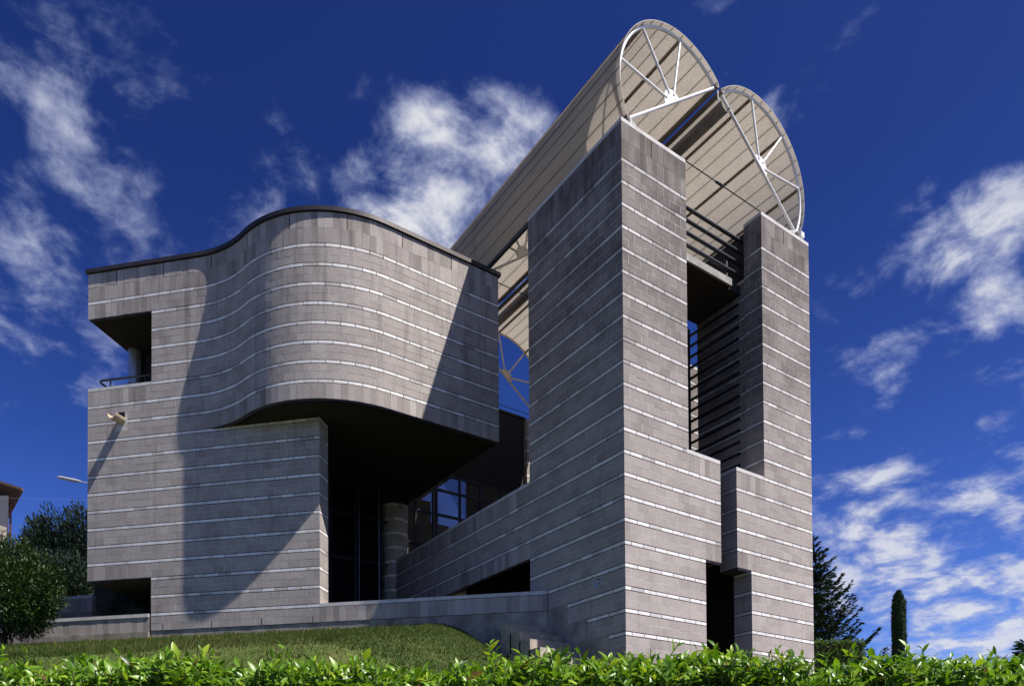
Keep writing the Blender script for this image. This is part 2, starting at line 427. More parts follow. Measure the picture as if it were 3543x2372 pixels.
def ground_z(X, Y):
    X = np.asarray(X, float); Y = np.asarray(Y, float)
    dep = (X - CAM[0]) * _f[0] + (Y - CAM[1]) * _f[1]
    n = -((X - FO[0]) * FN[0] + (Y - FO[1]) * FN[1])
    z = 1.27 - 0.235 * np.maximum(n, 0) + 0.05 * np.maximum(-n - 3, 0)
    side = (X + 1.3) * .83 - (Y - 2.6) * .56          # right-hand rim of the mound
    bank_r = sstep(side, -1.9, .75)
    path = np.minimum(-0.85, -2.5 + 0.15 * (dep - 6.4))
    low = np.minimum(z - 0.45, np.maximum(path, z - 1.1))
    z = np.where(n > -0.4, z * (1 - bank_r) + low * bank_r, z)
    wgt = sstep(X, -1.6, -1.2)
    z = np.where(n > -0.4, z * (1 - wgt) + path * wgt, np.where(X > -1.3, -0.85 + 0.03 * np.maximum(dep - 18, 0), z))
    z = np.maximum(z, -2.6)
    bank = sstep(dep, 4.9, 6.6)
    z = -4.45 * (1 - bank) + z * bank
    return z


def grid_sheet(name, xs, ys, zoff, material, fr=None, smooth=True, keep=None):
    A, B = np.meshgrid(xs, ys, indexing='ij')
    if fr is not None: P = fr(A, B)
    else: P = (A, B)
    Zv = ground_z(P[0], P[1]) + zoff
    V = np.stack([P[0].ravel(), P[1].ravel(), Zv.ravel()], 1)
    na, nb = len(xs), len(ys); idx = np.arange(na * nb).reshape(na, nb)
    F = np.stack([idx[:-1, :-1].ravel(), idx[1:, :-1].ravel(), idx[1:, 1:].ravel(), idx[:-1, 1:].ravel()], 1)
    if keep is not None: F = F[keep(V[F].mean(1))]
    return mesh_np(name, V, F, material, smooth=smooth)


gx = np.unique(np.concatenate([np.linspace(-700, -40, 20), np.linspace(-40, 50, 91), np.linspace(50, 900, 22)]))
o = grid_sheet('ground', gx, gx, -0.25, MAT['earth']); tag(o, kind='structure')
# lawn sheet in facade coordinates: a = along facade (towards right), b = distance in front of it
def lawn_fr(A, B): return (FO[0] + FDIR[0] * A - FN[0] * B, FO[1] + FDIR[1] * A - FN[1] * B)
ga = np.linspace(-7, 24, 155); gb = np.linspace(0.02, 14.4, 95)
o = grid_sheet('lawn', ga, gb, 0.0, MAT['lawn'], lawn_fr, keep=lambda c: c[:, 0] < -1.25); tag(o, kind='structure')
# street in front of the hedge
o = MB().add([(-60, -60, -4.40), (40, -60, -4.40), (40, -24, -4.40), (-60, 20, -4.40)], [(0, 1, 2, 3)]).build('road', MAT['asphalt']); tag(o, kind='structure')

# ------------------------------------------------------------------ house
house = empty('house', (0, 0, 0))
tag(house, 'striped grey concrete block house with white brick courses, curved bay and split tower', 'house')
tower = None
BL = 0.3725; BD = 0.09
REC = []         # brick records


class Face:
    """wall face: maps run length s -> point and heading; inside is on the left of the heading"""
    def __init__(s, p0, h): s.p0 = np.array(p0, float); s.h = np.array(h, float) / np.linalg.norm(h); s.curved = False
    def P(s, t_): return s.p0 + s.h * t_


class Curve:
    curved = True
    def __init__(s):
        s.L0 = 13.19 - 9.698; s.R1, s.a1, s.R2 = 3.181, 0.5534, 3.130
        s.th0 = math.atan2(WOODF[1], WOODF[0]); s.a2 = -(s.th0 - s.a1)
        s.p0 = FO + FDIR * 13.19
        s.p1 = s.p0 + WOODF * s.L0
        n0 = np.array([math.sin(s.th0), -math.cos(s.th0)])        # right-hand side
        s.c1 = s.p1 + n0 * s.R1
        s.l1 = s.R1 * s.a1
        th1 = s.th0 - s.a1
        s.p2 = s.c1 - s.R1 * np.array([math.sin(th1), -math.cos(th1)])
        s.c2 = s.p2 - s.R2 * np.array([math.sin(th1), -math.cos(th1)])
        s.th1 = th1; s.l2 = s.R2 * s.a2
        s.p3 = s.c2 + s.R2 * np.array([0.0, -1.0])
        s.L = s.L0 + s.l1 + s.l2 + (0.502 - s.p3[0])
    def P(s, t_):
        if t_ <= s.L0: return s.p0 + WOODF * t_
        t_ -= s.L0
        if t_ <= s.l1:
            th = s.th0 - t_ / s.R1; return s.c1 - s.R1 * np.array([math.sin(th), -math.cos(th)])
        t_ -= s.l1
        if t_ <= s.l2:
            th = s.th1 + t_ / s.R2; return s.c2 + s.R2 * np.array([math.sin(th), -math.cos(th)])
        t_ -= s.l2
        return s.p3 + np.array([t_, 0.0])


def put(kind, face, a, b, z0, z1, m0=0, m1=0, part='main_block', jig=0.002):
    p, q = face.P(a), face.P(b)
    d = q - p; L = np.linalg.norm(d)
    if L < 0.02: return
    h = d / L; inn = np.array([-h[1], h[0]])
    off = max(-0.0055, min(-0.0025, random.gauss(-0.0035, jig * 0.6)))
    c = (p + q) / 2 + inn * (off + 0.0015)
    sag = round(float((face.P((a + b) / 2) - (p + q) / 2) @ inn), 4) if face.curved else 0.0
    if abs(sag) < 0.0012 or kind == 'soldier_block': sag = 0.0
    REC.append(dict(kind=kind, c=(c[0], c[1], (z0 + z1) / 2 + random.uniform(-.0012, .0012)), sag=sag * .72, ang=math.atan2(h[1], h[0]) + random.gauss(0, .0012), L=round(L, 3), h=round(z1 - z0, 3), m0=m0, m1=m1, part=part, r=random.random()))


MORT = MB(); CORE = {'main_block': MB(), 'tower': MB()}


def slabs(mb, face, a, b, z0, z1, rec, thick):
    """a strip of wall backing at recess rec behind the face"""
    n = max(1, int((b - a) / 0.12)) if face.curved else 1
    ts = np.linspace(a, b, n + 1); pts = [face.P(x) for x in ts]
    O, I = [], []
    for i, p in enumerate(pts):
        d = pts[min(i + 1, n)] - pts[max(i - 1, 0)]; h = d / np.linalg.norm(d); inn = np.array([-h[1], h[0]])
        O.append(p + inn * rec); I.append(p + inn * (rec + thick))
    vs_ = [(x, y, z0) for x, y in O] + [(x, y, z0) for x, y in I] + [(x, y, z1) for x, y in O] + [(x, y, z1) for x, y in I]
    k = n + 1; fs = []
    for i in range(n):
        fs += [(i, i + 1, 2 * k + i + 1, 2 * k + i), (k + i + 1, k + i, 3 * k + i, 3 * k + i + 1), (2 * k + i, 2 * k + i + 1, 3 * k + i + 1, 3 * k + i), (i + 1, i, k + i, k + i + 1)]
    fs += [(0, 2 * k, 3 * k, k), (n, k + n, 3 * k + n, 2 * k + n)]
    mb.add(vs_, fs)


def cuts(a, b, step, phase):
    """joint positions at multiples of step shifted by phase, inside a..b, no slivers"""
    k0 = math.ceil((a - phase) / step + 1e-6); xs = [a]
    while phase + k0 * step < b - 1e-6:
        x = phase + k0 * step
        if x - a > 0.05 and b - x > 0.05: xs.append(x)
        k0 += 1
    return xs + [b]


def course(kind, face, a, b, z0, z1, step, phase, gap, mz, m0, m1, part, jig=0.002):
    xs = cuts(a, b, step, phase)
    for i in range(len(xs) - 1):
        e0 = m0 if i == 0 else 0; e1 = m1 if i == len(xs) - 2 else 0
        x0 = xs[i] + (0 if (i == 0 and m0) else gap / 2); x1 = xs[i + 1] - (0 if (i == len(xs) - 2 and m1) else gap / 2)
        put(kind, face, x0, x1, z0 + mz, z1 - mz, e0, e1, part, jig)


def backing(face, a, b, zt, zb, m0, m1, part, pale=True):
    ia = 0.02 if m0 else 0.0; ib = 0.02 if m1 else 0.0
    slabs(CORE[part], face, a + ia, b - ib, zb + 0.004, zt - 0.004, 0.011, 0.20)


def field(face, a, b, kt, kb, m0=0, m1=0, part='main_block', par=0, ph=0.0):
    """running-bond masonry from the top of white course kt down to the top of white course kb"""
    backing(face, a, b, ZK(kt), ZK(kb), m0, m1, part)
    for k in range(kt, kb):
        z = ZK(k)
        p = (3 * k + par) % 2
        course('white_brick', face, a, b, z - 0.1, z, BL, ph + BL * 0.5 * p, 0.016, 0.0145, m0, m1, part, 0.001)
        ia = 0.012 if m0 else 0.0; ib = 0.012 if m1 else 0.0
        slabs(MORT, face, a + ia, b - ib, z - 0.492, z - 0.108, 0.0015 if face.curved else 0.0, 0.012)
        for j in (0, 1):
            p = (3 * k + par + 1 + j) % 2
            course('concrete_block', face, a, b, z - 0.3 - 0.2 * j, z - 0.1 - 0.2 * j, BL, ph + BL * 0.5 * p, 0.010, 0.005, m0, m1, part)


def soldiers(face, a, b, z0, z1, m0=0, m1=0, part='main_block', rows=1, ph=0.0):
    backing(face, a, b, z1, z0, m0, m1, part)
    ia = 0.012 if m0 else 0.0; ib = 0.012 if m1 else 0.0
    slabs(MORT, face, a + ia, b - ib, z0 + 0.006, z1 - 0.006, 0.0015 if face.curved else 0.0, 0.012)
    h = (z1 - z0) / rows
    for r_ in range(rows):
        course('soldier_block', face, a, b, z0 + r_ * h, z0 + (r_ + 1) * h, BL / 2, ph, 0.006, 0.003, m0, m1, part, 0.004)


def white_row(face, a, b, k, m0=0, m1=0, part='main_block', par=0, ph=0.0):
    z = ZK(k); backing(face, a, b, z, z - 0.1, m0, m1, part)
    course('white_brick', face, a, b, z - 0.1, z, BL, ph + BL * 0.5 * ((3 * k + par) % 2), 0.016, 0.0145, m0, m1, part, 0.001)


def blocks_only(face, a, b, kt, kb, m0=0, m1=0, part='main_block', par=0, ph=0.0):
    """the two block courses under the white course kt-1 .. without the white one"""
    z = ZK(kt); backing(face, a, b, z - 0.1, ZK(kb), m0, m1, part)
    ia = 0.012 if m0 else 0.0; ib = 0.012 if m1 else 0.0
    slabs(MORT, face, a + ia, b - ib, z - 0.492, z - 0.108, 0.0015 if face.curved else 0.0, 0.012)
    for j in (0, 1):
        course('concrete_block', face, a, b, z - 0.3 - 0.2 * j, z - 0.1 - 0.2 * j, BL, ph + BL * 0.5 * ((3 * kt + par + 1 + j) % 2), 0.010, 0.005, m0, m1, part)


COPING = []


def coping(face, a, b, k, length=1.5, part='main_block', out=0.0, depth=0.32, ztop=None, h=0.1, m0=0, m1=0, drip=0.012):
    z = ZK(k) if ztop is None else ztop
    n = max(1, round((b - a) / length)); ts = np.linspace(a, b, n + 1)
    for i in range(n):
        COPING.append((face, ts[i] + (0.003 if i else 0), ts[i + 1] - (0.003 if i < n - 1 else 0), z - h + drip, z, out, depth, part, m0 if i == 0 else 0, m1 if i == n - 1 else 0))
    slabs(CORE[part], face, a + 0.03, b - 0.03, z - h, z - 0.02, 0.02, 0.2)


# --- plan numbers of the tower
UL, ULJ, ULO, URB, UJ, UP, UR = 2.049, 2.60, 3.16, 3.765, 4.30, 4.86, 6.892
VT = 3.552; WD = 0.55
front = Face((0, 0), (1, 0))                    # s = u
leftf = Face((0, VT), (0, -1))                  # s = VT - v
T = 'tower'
# front face of the tower
soldiers(front, 0, UL, ZK(0), ZK(0) + 0.8, 1, 1, T, 2)
coping(front, 0, UL, 0, 0.75, T, ztop=ZK(0) + 0.9, m0=1, m1=1, depth=0.5)
field(front, 0, UL, 0, 12, 1, 1, T)
soldiers(front, UP, UR, ZK(0), ZK(0) + 0.8, 1, 1, T, 2, ph=UP)
coping(front, UP, UR, 0, 0.75, T, ztop=ZK(0) + 0.9, m0=1, m1=1, depth=0.5)
field(front, UP, UR, 0, 12, 1, 1, T, ph=UP, par=1)
white_row(front, 0, UL - 0.07, 12, 1, 0, T)
field_k12 = ZK(12)
# left stepped block
coping(front, UL - 0.07, ULO, 12, 1.2, T, m1=1)
blocks_only(front, 0, UL - 0.07, 12, 13, 1, 0, T)
soldiers(front, UL - 0.07, ULO, ZK(13), ZK(12) - 0.1, 0, 1, T, 1, ph=ULO)
field(front, 0, ULO, 13, 16, 1, 1, T)
white_row(front, 0, ULO, 16, 1, 1, T)
blocks_only(front, 0, ULJ, 16, 17, 1, 0, T)
soldiers(front, ULJ, ULO, ZK(17), ZK(16) - 0.1, 0, 1, T, 1, ph=ULJ)
field(front, 0, ULJ, 17, 22, 1, 1, T)
# right stepped block
coping(front, URB, UP + 0.0, 12, 1.1, T, m0=1)
white_row(front, UP, UR, 12, 0, 1, T, ph=UP, par=1)
soldiers(front, URB, UP, ZK(13), ZK(12) - 0.1, 1, 0, T, 1, ph=UP)
blocks_only(front, UP, UR, 12, 13, 0, 1, T, ph=UP, par=1)
field(front, URB, UR, 13, 16, 1, 1, T, ph=URB, par=1)
white_row(front, URB, UR, 16, 1, 1, T, ph=URB, par=1)
soldiers(front, URB, UJ, ZK(17), ZK(16) - 0.1, 1, 0, T, 1, ph=URB)
blocks_only(front, UJ, UR, 16, 17, 0, 1, T, ph=UJ, par=1)
field(front, UJ, UR, 17, 23, 1, 1, T, ph=UJ, par=1)
# jambs (reveals 0.55 deep)
jr = Face((UP, WD), (0, -1))
soldiers(jr, 0, WD, ZK(0), ZK(0) + 0.8, 0, 1, T, 2, ph=WD); coping(jr, 0, WD, 0, 1.0, T, ztop=ZK(0) + 0.9, m1=1, depth=0.5)
field(jr, 0, WD, 0, 13, 0, 1, T, ph=WD, par=0)
jb = Face((URB, WD), (0, -1))
coping(jb, 0, WD, 12, 1.0, T, m1=1); soldiers(jb, 0, WD, ZK(13), ZK(12) - 0.1, 0, 1, T, 1, ph=WD)
field(jb, 0, WD, 13, 16, 0, 1, T, ph=WD); white_row(jb, 0, WD, 16, 0, 1, T, ph=WD)
soldiers(jb, 0, WD, ZK(17), ZK(16) - 0.1, 0, 1, T, 1, ph=WD)
jl = Face((UJ, WD), (0, -1))
field(jl, 0, WD, 17, 23, 0, 1, T, ph=WD)
# inner long wall of the tower void
iw = Face((UP + 0.04, 2.21), (0, -1))
field(iw, 0, 2.21 - WD - 0.01, 1, 13, 0, 0, T)
# sunny wall seen through the slot behind the right pier
sw = Face((5.4, VT), (1, 0))
coping(sw, 0, 1.5, 2, 1.5, T); blocks_only(sw, 0, 1.5, 2, 3, part=T); field(sw, 0, 1.5, 3, 13, 0, 0, T)
# left face of the tower
S0 = VT
soldiers(leftf, 0, S0, ZK(0), ZK(0) + 0.8, 0, 1, T, 2, ph=S0)
coping(leftf, 0, S0, 0, 0.9, T, ztop=ZK(0) + 0.9, m1=1, depth=0.5)
field(leftf, 0, S0, 0, 18, 0, 1, T, ph=S0, par=1)
sv = lambda v: VT - v
field(leftf, sv(2.792), S0, 18, 19, 0, 1, T, ph=S0, par=1)
field(leftf, sv(2.03), S0, 19, 20, 0, 1, T, ph=S0, par=1)
field(leftf, sv(1.29), S0, 20, 21, 0, 1, T, ph=S0, par=1)
field(leftf, sv(0.55), S0, 21, 22, 0, 1, T, ph=S0, par=1)
# ramp parapet in the same plane, beyond the tower
RV = 11.6
ramp = Face((0, RV), (0, -1)); RL = RV - VT
coping(ramp, 0, RL, 12, 1.6, 'main_block')
soldiers(ramp, 0, RL, ZK(13), ZK(12) - 0.1, 0, 0, 'main_block', 1)
field(ramp, 0, RL, 13, 15, 0, 0, 'main_block', ph=RL + S0, par=1)
white_row(ramp, 0, RL, 15, 0, 0, 'main_block', ph=RL + S0, par=1)
soldiers(ramp, 0, RL, ZK(16), ZK(15) - 0.1, 0, 0, 'main_block', 1)

# --- main block: flat facade, curved bay
bay = Curve(); MBK = 'main_block'
sJ = 13.19 - 11.153; sC = 13.19 - 6.119; XL = bay.L
soldiers(bay, 0, XL, ZK(0), ZK(0) + 0.8, 1, 1, MBK, 2)
white_row(bay, 0, XL, 0, 1, 1)
blocks_only(bay, sJ, XL, 0, 1, 0, 1)
soldiers(bay, 0, sJ, ZK(1), ZK(0) - 0.1, 1, 0)
field(bay, sJ, XL, 1, 5, 1, 1)
white_row(bay, sJ, XL, 5, 0, 1); coping(bay, 0, sJ, 5, 2.2, MBK, m0=1)
blocks_only(bay, sJ, XL, 5, 6, 0, 1)
soldiers(bay, 0, sJ, ZK(6), ZK(5) - 0.1, 1, 0)
white_row(bay, 0, XL, 6, 1, 1); blocks_only(bay, 0, XL, 6, 7, 1, 1)
white_row(bay, 0, XL, 7, 1, 1)
SB = bay.L0 + 0.05
blocks_only(bay, 0, SB, 7, 8, 1, 0)
soldiers(bay, SB, XL, ZK(8), ZK(7) - 0.1, 0, 1)
fac = Face(FO + FDIR * 13.19, WOODF)
field(fac, 0, sC, 8, 15, 1, 1)
white_row(fac, 0, sC, 15, 1, 1)
soldiers(fac, 0, sJ, ZK(16), ZK(15) - 0.1, 1, 0)
blocks_only(fac, sJ, sC, 15, 16, 0, 1)
field(fac, sJ, sC, 16, 19, 1, 1)
ret = Face(FO + FDIR * 6.119, FN)
field(ret, 0, 0.52, 8, 18, 1, 1, par=1)
blocks_only(ret, 0, 0.52, 18, 19, 1, 0, par=1); white_row(ret, 0, 0.52, 18, 1, 0, par=1)
# low terrace wall between the wing and the tower
lowp = Face(FO + FDIR * 6.119, WOODF)
coping(lowp, 0.004, 6.119 - 0.02, 18, 1.5, MBK, depth=0.3)
soldiers(lowp, 0.004, 6.119 - 0.02, ZK(19), ZK(18) - 0.1, 0, 0)

WEEP = []
for t_ in np.arange(0.92, XL - .2, BL * 4): WEEP.append((bay, t_ + .0, ZK(0) + .42, ZK(0) + .79))
for f_, t_ in ((front, .93), (front, 5.79), (leftf, 1.0), (leftf, 2.6)): WEEP.append((f_, t_, ZK(0) + .42, ZK(0) + .79))
for t_ in (sJ + BL, sJ + BL * 5, sJ + BL * 9, sJ + BL * 13): WEEP.append((fac, t_, ZK(19) + .01, ZK(19) + .19))
for t_ in (.745, 1.86): WEEP.append((front, t_, ZK(22) + .01, ZK(22) + .19))
# --- choose the individual bricks
def score(rc):
    c = np.array(rc['c']); d = c - CAM; dep = d @ FWD
    if dep < 1: return 0
    nrm = np.array([math.sin(rc['ang']), -math.cos(rc['ang']), 0.0])
    dist = np.linalg.norm(d); cosv = -(d @ nrm) / dist
    x = WPX / 2 + FPX * (d @ RIGHT) / dep; y = CYPX - FPX * (d @ UPV) / dep
    if cosv <= 0.03 or not (0 < x < WPX and 0 < y < 2230): return 0
    if rc.get('hid'): return 0
    return rc['L'] * rc['h'] * cosv / dep ** 2


def brick_geo(rc):
    L, h, m0, m1, sag = rc['L'], rc['h'], rc['m0'], rc['m1'], rc['sag']
    if not sag:
        return [(-L / 2, 0, -h / 2), (L / 2, 0, -h / 2), (L / 2 - m1 * BD, BD, -h / 2), (-L / 2 + m0 * BD, BD, -h / 2),
                (-L / 2, 0, h / 2), (L / 2, 0, h / 2), (L / 2 - m1 * BD, BD, h / 2), (-L / 2 + m0 * BD, BD, h / 2)], BOXF
    V = []; n = 3
    for z in (-h / 2, h / 2):
        for row in (0, 1):
            for i in range(n + 1):
                x = L * (i / n - .5); V.append((x, sag * (1 - (2 * x / L) ** 2) if row == 0 else BD, z))
    F = []
    for i in range(n):
        F += [(i, i + 1, 8 + i + 1, 8 + i), (5 + i, 4 + i, 12 + i, 13 + i), (8 + i, 9 + i, 13 + i, 12 + i), (i + 1, i, 4 + i, 5 + i)]
    F += [(0, 8, 12, 4), (3, 7, 15, 11)]
    return V, F


parts = {}
parts['tower'] = CORE['tower'].build('tower', MAT['joint'], house)
parts['main_block'] = CORE['main_block'].build('main_block', MAT['joint'], house)
MORT.build('mortar_bed', MAT['mortar'], house, kind='stuff')
meshes = {}
FIELD_NAME = {'concrete_block': 'concrete_block_field', 'white_brick': 'white_brick_courses', 'soldier_block': 'upright_block_rows'}
for kind in FIELD_NAME:
    recs = [r_ for r_ in REC if r_['kind'] == kind]
    sc = np.array([score(r_) for r_ in recs]); order = np.argsort(-sc)
    single = set(order[:300].tolist()); V = []; F = []; A = []; nb = 0
    base_m = {'white_brick': 'white', 'soldier_block': 'upright'}.get(kind, 'block')
    for i, rc in enumerate(recs):
        vl, fl_ = brick_geo(rc)
        if i in single:
            key = (kind, rc['L'], rc['h'], rc['m0'], rc['m1'], round(rc['sag'], 3))
            me = meshes.get(key)
            if me is None:
                me = bpy.data.meshes.new(kind); me.from_pydata(vl, [], fl_); me.materials.append(MAT[base_m + '1']); meshes[key] = me
            o = bpy.data.objects.new(kind, me)
            o.matrix_basis = Matrix.Translation(rc['c']) @ Matrix.Rotation(rc['ang'], 4, 'Z')
            link(o, parts[rc['part']])
        else:
            ca, sa = math.cos(rc['ang']), math.sin(rc['ang']); c = rc['c']
            V += [(c[0] + x * ca - y * sa, c[1] + x * sa + y * ca, c[2] + z) for x, y, z in vl]
            F += [tuple(q + nb for q in f) for f in fl_]; nb += len(vl); A += [rc['r']] * len(fl_)
    mesh_np(FIELD_NAME[kind], np.array(V), np.array(F), MAT[base_m], house, np.array(A), 'stuff')

for (face, a, b_, z0, z1, outp, dep, part, m0, m1) in COPING:
    p, q = face.P(a), face.P(b_); d = q - p; L = np.linalg.norm(d); h = d / L; inn = np.array([-h[1], h[0]])
    P0 = p - inn * (outp + 0.002); P1 = q - inn * (outp + 0.002)
    I0 = P0 + inn * dep + h * (dep if m0 else 0); I1 = P1 + inn * dep - h * (dep if m1 else 0)
    if np.dot(I1 - I0, h) < 0.02: mid = (I0 + I1) / 2; I0 = mid - h * 0.01; I1 = mid + h * 0.01
    mb = MB().add([(*P0, z0), (*P1, z0), (*I1, z0), (*I0, z0), (*P0, z1), (*P1, z1), (*I1, z1), (*I0, z1)], BOXF)
    mb.build('coping_stone', MAT['coping'], parts[part])

for f_, t_, z0, z1 in WEEP:
    p = f_.P(t_); q = f_.P(t_ + .01); h = (q - p) / np.linalg.norm(q - p); inn = np.array([-h[1], h[0]])
    MB().box((-.009, -.0045, z0), (.009, .02, z1), frame=lambda x, y, z: (p[0] + h[0] * x + inn[0] * y, p[1] + h[1] * x + inn[1] * y, z)).build('weep_slot', MAT['joint'], house)

# --- solid bodies behind the skins
def poly_box(name, polys, material, parent):
    mb = MB()
    for poly, z0, z1 in polys: mb.prism(poly, z0, z1)
    return mb.build(name, material, parent)


def rect(x0, y0, x1, y1): return [(x0, y0), (x1, y0), (x1, y1), (x0, y1)]


TB = ZK(25)
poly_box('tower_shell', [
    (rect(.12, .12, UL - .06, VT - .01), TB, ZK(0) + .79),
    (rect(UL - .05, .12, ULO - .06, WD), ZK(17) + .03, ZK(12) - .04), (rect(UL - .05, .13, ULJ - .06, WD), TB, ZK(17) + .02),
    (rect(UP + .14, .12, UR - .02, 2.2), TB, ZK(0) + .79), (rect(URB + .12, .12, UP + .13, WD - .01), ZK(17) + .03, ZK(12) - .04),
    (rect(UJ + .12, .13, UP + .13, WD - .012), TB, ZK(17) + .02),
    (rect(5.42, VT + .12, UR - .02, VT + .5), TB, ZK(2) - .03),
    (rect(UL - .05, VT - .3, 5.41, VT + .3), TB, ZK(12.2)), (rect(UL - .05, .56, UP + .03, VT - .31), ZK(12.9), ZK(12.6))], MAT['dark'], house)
poly_box('balcony_slab', [(rect(UL + .004, .585, 4.41, 2.35), ZK(0) - .88, ZK(0) - .70)], MAT['concrete'], house)
poly_box('slab_soffit_shade', [(rect(UL + .01, .64, 4.40, 2.34), ZK(0) - .888, ZK(0) - .881)], MAT['soffit'], house)  # thin dark sheet added so the slab's underside reads as shade
poly_box('void_light_block', [(rect(UL - .04, 2.9, 5.1, 3.2), ZK(12.3), ZK(0) - .7)], MAT['dark'], house)  # unseen wall added to keep light out of the tower void
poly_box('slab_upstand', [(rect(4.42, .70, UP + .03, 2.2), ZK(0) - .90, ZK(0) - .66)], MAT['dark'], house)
# soffit pieces with a steel angle along the front edge
for (x0, x1) in ((ULJ + .005, ULO - .02), (URB + .03, UJ - .005)):
    MB().box((x0, .015, ZK(17) - .045), (x1, .075, ZK(17) - .002)).build('lintel_angle', MAT['flash'], house)
    MB().box((x0, .085, ZK(17) - .02), (x1, WD - .02, ZK(17) + .02)).build('lintel_soffit', MAT['soffit'], house)
MB().box((URB + .02, .09, ZK(17) - .045), (URB + .075, WD - .02, ZK(17) - .002)).build('lintel_angle', MAT['flash'], house)

# bay underside, upper block body
bp_ = [tuple(bay.P(x)) for x in np.linspace(SB + 0.02, XL, 60)]
def inset(pts, d):
    out = []
    for i, p in enumerate(pts):
        a = np.array(pts[max(i - 1, 0)]); b_ = np.array(pts[min(i + 1, len(pts) - 1)]); h = (b_ - a) / np.linalg.norm(b_ - a)
        out.append(tuple(np.array(p) + np.array([-h[1], h[0]]) * d))
    return out
WL = FO + FDIR * 13.19                     # left end of the facade
def fpt(s_, n_): return tuple(FO + FDIR * s_ + FN * n_)
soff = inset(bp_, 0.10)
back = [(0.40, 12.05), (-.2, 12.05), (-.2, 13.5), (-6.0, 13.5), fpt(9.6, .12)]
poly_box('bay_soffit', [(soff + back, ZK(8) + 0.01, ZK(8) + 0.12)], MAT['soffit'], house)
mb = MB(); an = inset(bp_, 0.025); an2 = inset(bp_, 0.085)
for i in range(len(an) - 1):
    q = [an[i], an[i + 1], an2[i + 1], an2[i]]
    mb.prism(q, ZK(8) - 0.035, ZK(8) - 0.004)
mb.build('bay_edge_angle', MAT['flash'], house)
bp2 = inset([tuple(bay.P(x)) for x in np.linspace(sJ + .05, XL, 70)], 0.13)
bp2[-1] = (bp2[-1][0] - .12, bp2[-1][1])
body = bp2 + [(0.36, 12.4), fpt(12.9, 6.5), fpt(12.9, 2.4), fpt(11.1, 2.4)]
poly_box('upper_body', [(body, ZK(8) + .13, ZK(0) + .75)], MAT['dark'], house)
poly_box('wing_body', [([fpt(11.05, .13), fpt(6.26, .13), fpt(6.26, .50), fpt(8.4, 6), fpt(11.05, 6.5)], ZK(20), ZK(8) + .005),
                       ([fpt(13.0, .13), fpt(11.06, .13), fpt(11.06, 6.4), fpt(13.0, 6.4)], ZK(15.85), ZK(5) - .03),
                       ([fpt(13.0, .13), fpt(11.12, .13), fpt(11.12, 2.39), fpt(13.0, 2.39)], ZK(0.95), ZK(0) + .74),
                       ([fpt(12.82, 1.78), fpt(11.06, 1.78), fpt(11.06, 6.4), fpt(12.82, 6.4)], ZK(5) - .02, ZK(1))], MAT['dark'], house)
fr_f = lambda s_, n_, z: (*fpt(s_, n_), z)
for k in (1, 16):
    MB().box((11.16, .02, ZK(k) - .035), (13.16, .08, ZK(k) - .004), frame=fr_f).build('lintel_angle', MAT['flash'], house)
    MB().box((11.16, .09, ZK(k) - .012), (13.17, 2.38, ZK(k) + .02), frame=fr_f).build('opening_soffit', MAT['soffit'], house)
poly_box('added_dark_backing', [([fpt(11.0, 6.5), fpt(18.5, 6.5), fpt(18.5, 6.7), fpt(11.0, 6.7)], 0.6, 5.3)], MAT['near_black'], house)  # made-up near-black wall, gives the darkness behind the lower left opening
# right flank of the upper block
poly_box('flank_wall', [(rect(.38, 5.86, .495, 12.1), ZK(8) + .02, ZK(0) + .78)], MAT['concrete'], house)
poly_box('sky_reflection_block', [(rect(7.0, 5.5, 7.3, 12.2), ZK(25), ZK(0) + .78)], MAT['concrete'], house)  # unseen wall added to keep sky reflections off the rear glazing
# roof edge: dark metal cap following facade and bay
def cap_strip(d0, d1, z0, z1, t0, t1, n):
    P_ = [tuple(bay.P(x)) for x in np.linspace(t0, t1, n)]
    A_ = inset(P_, d0); B_ = inset(P_, d1); mb = MB(); k = len(P_)
    vs_ = [(*p, z0) for p in A_] + [(*p, z0) for p in B_] + [(*p, z1) for p in A_] + [(*p, z1) for p in B_]; fs = []
    for i in range(k - 1):
        fs += [(i, i + 1, 2 * k + i + 1, 2 * k + i), (2 * k + i, 2 * k + i + 1, 3 * k + i + 1, 3 * k + i), (i + 1, i, k + i, k + i + 1), (k + i + 1, k + i, 3 * k + i, 3 * k + i + 1)]
    fs += [(0, 2 * k, 3 * k, k), (k - 1, 2 * k - 1, 4 * k - 1, 3 * k - 1)]
    return mb.add(vs_, fs)
segs = np.linspace(-0.055, XL + 0.06, 5)
for i in range(4):
    cap_strip(-0.06, 0.4, ZK(0) + .815, ZK(0) + .925, segs[i] + (.004 if i else 0), segs[i + 1] - (.004 if i < 3 else 0), 26).build('roof_edge_cap', MAT['flash'], house)
poly_box('roof_deck', [(body, ZK(0) + .76, ZK(0) + .80)], MAT['soffit'], house)
# plinths
mb = MB()
mb.box((0.0, .03, ZK(22)), (11.153, .30, ZK(19) - .006), frame=lambda s_, n_, z: (*fpt(s_ + 0.02, n_ - .012), z))
mb.build('facade_plinth', MAT['found'], house)
mb = MB()
for v0, v1, z in ((2.02, 2.80, ZK(19)), (1.28, 2.02, ZK(20)), (.545, 1.28, ZK(21)), (-.012, .545, ZK(22))):
    mb.box((-.012, v0, TB), (.2, v1 - .002, z - .004))
mb.box((.2, -.012, TB), (ULJ + .01, .3, ZK(22) - .004)); 
mb.build('tower_plinth', MAT['found'], house)

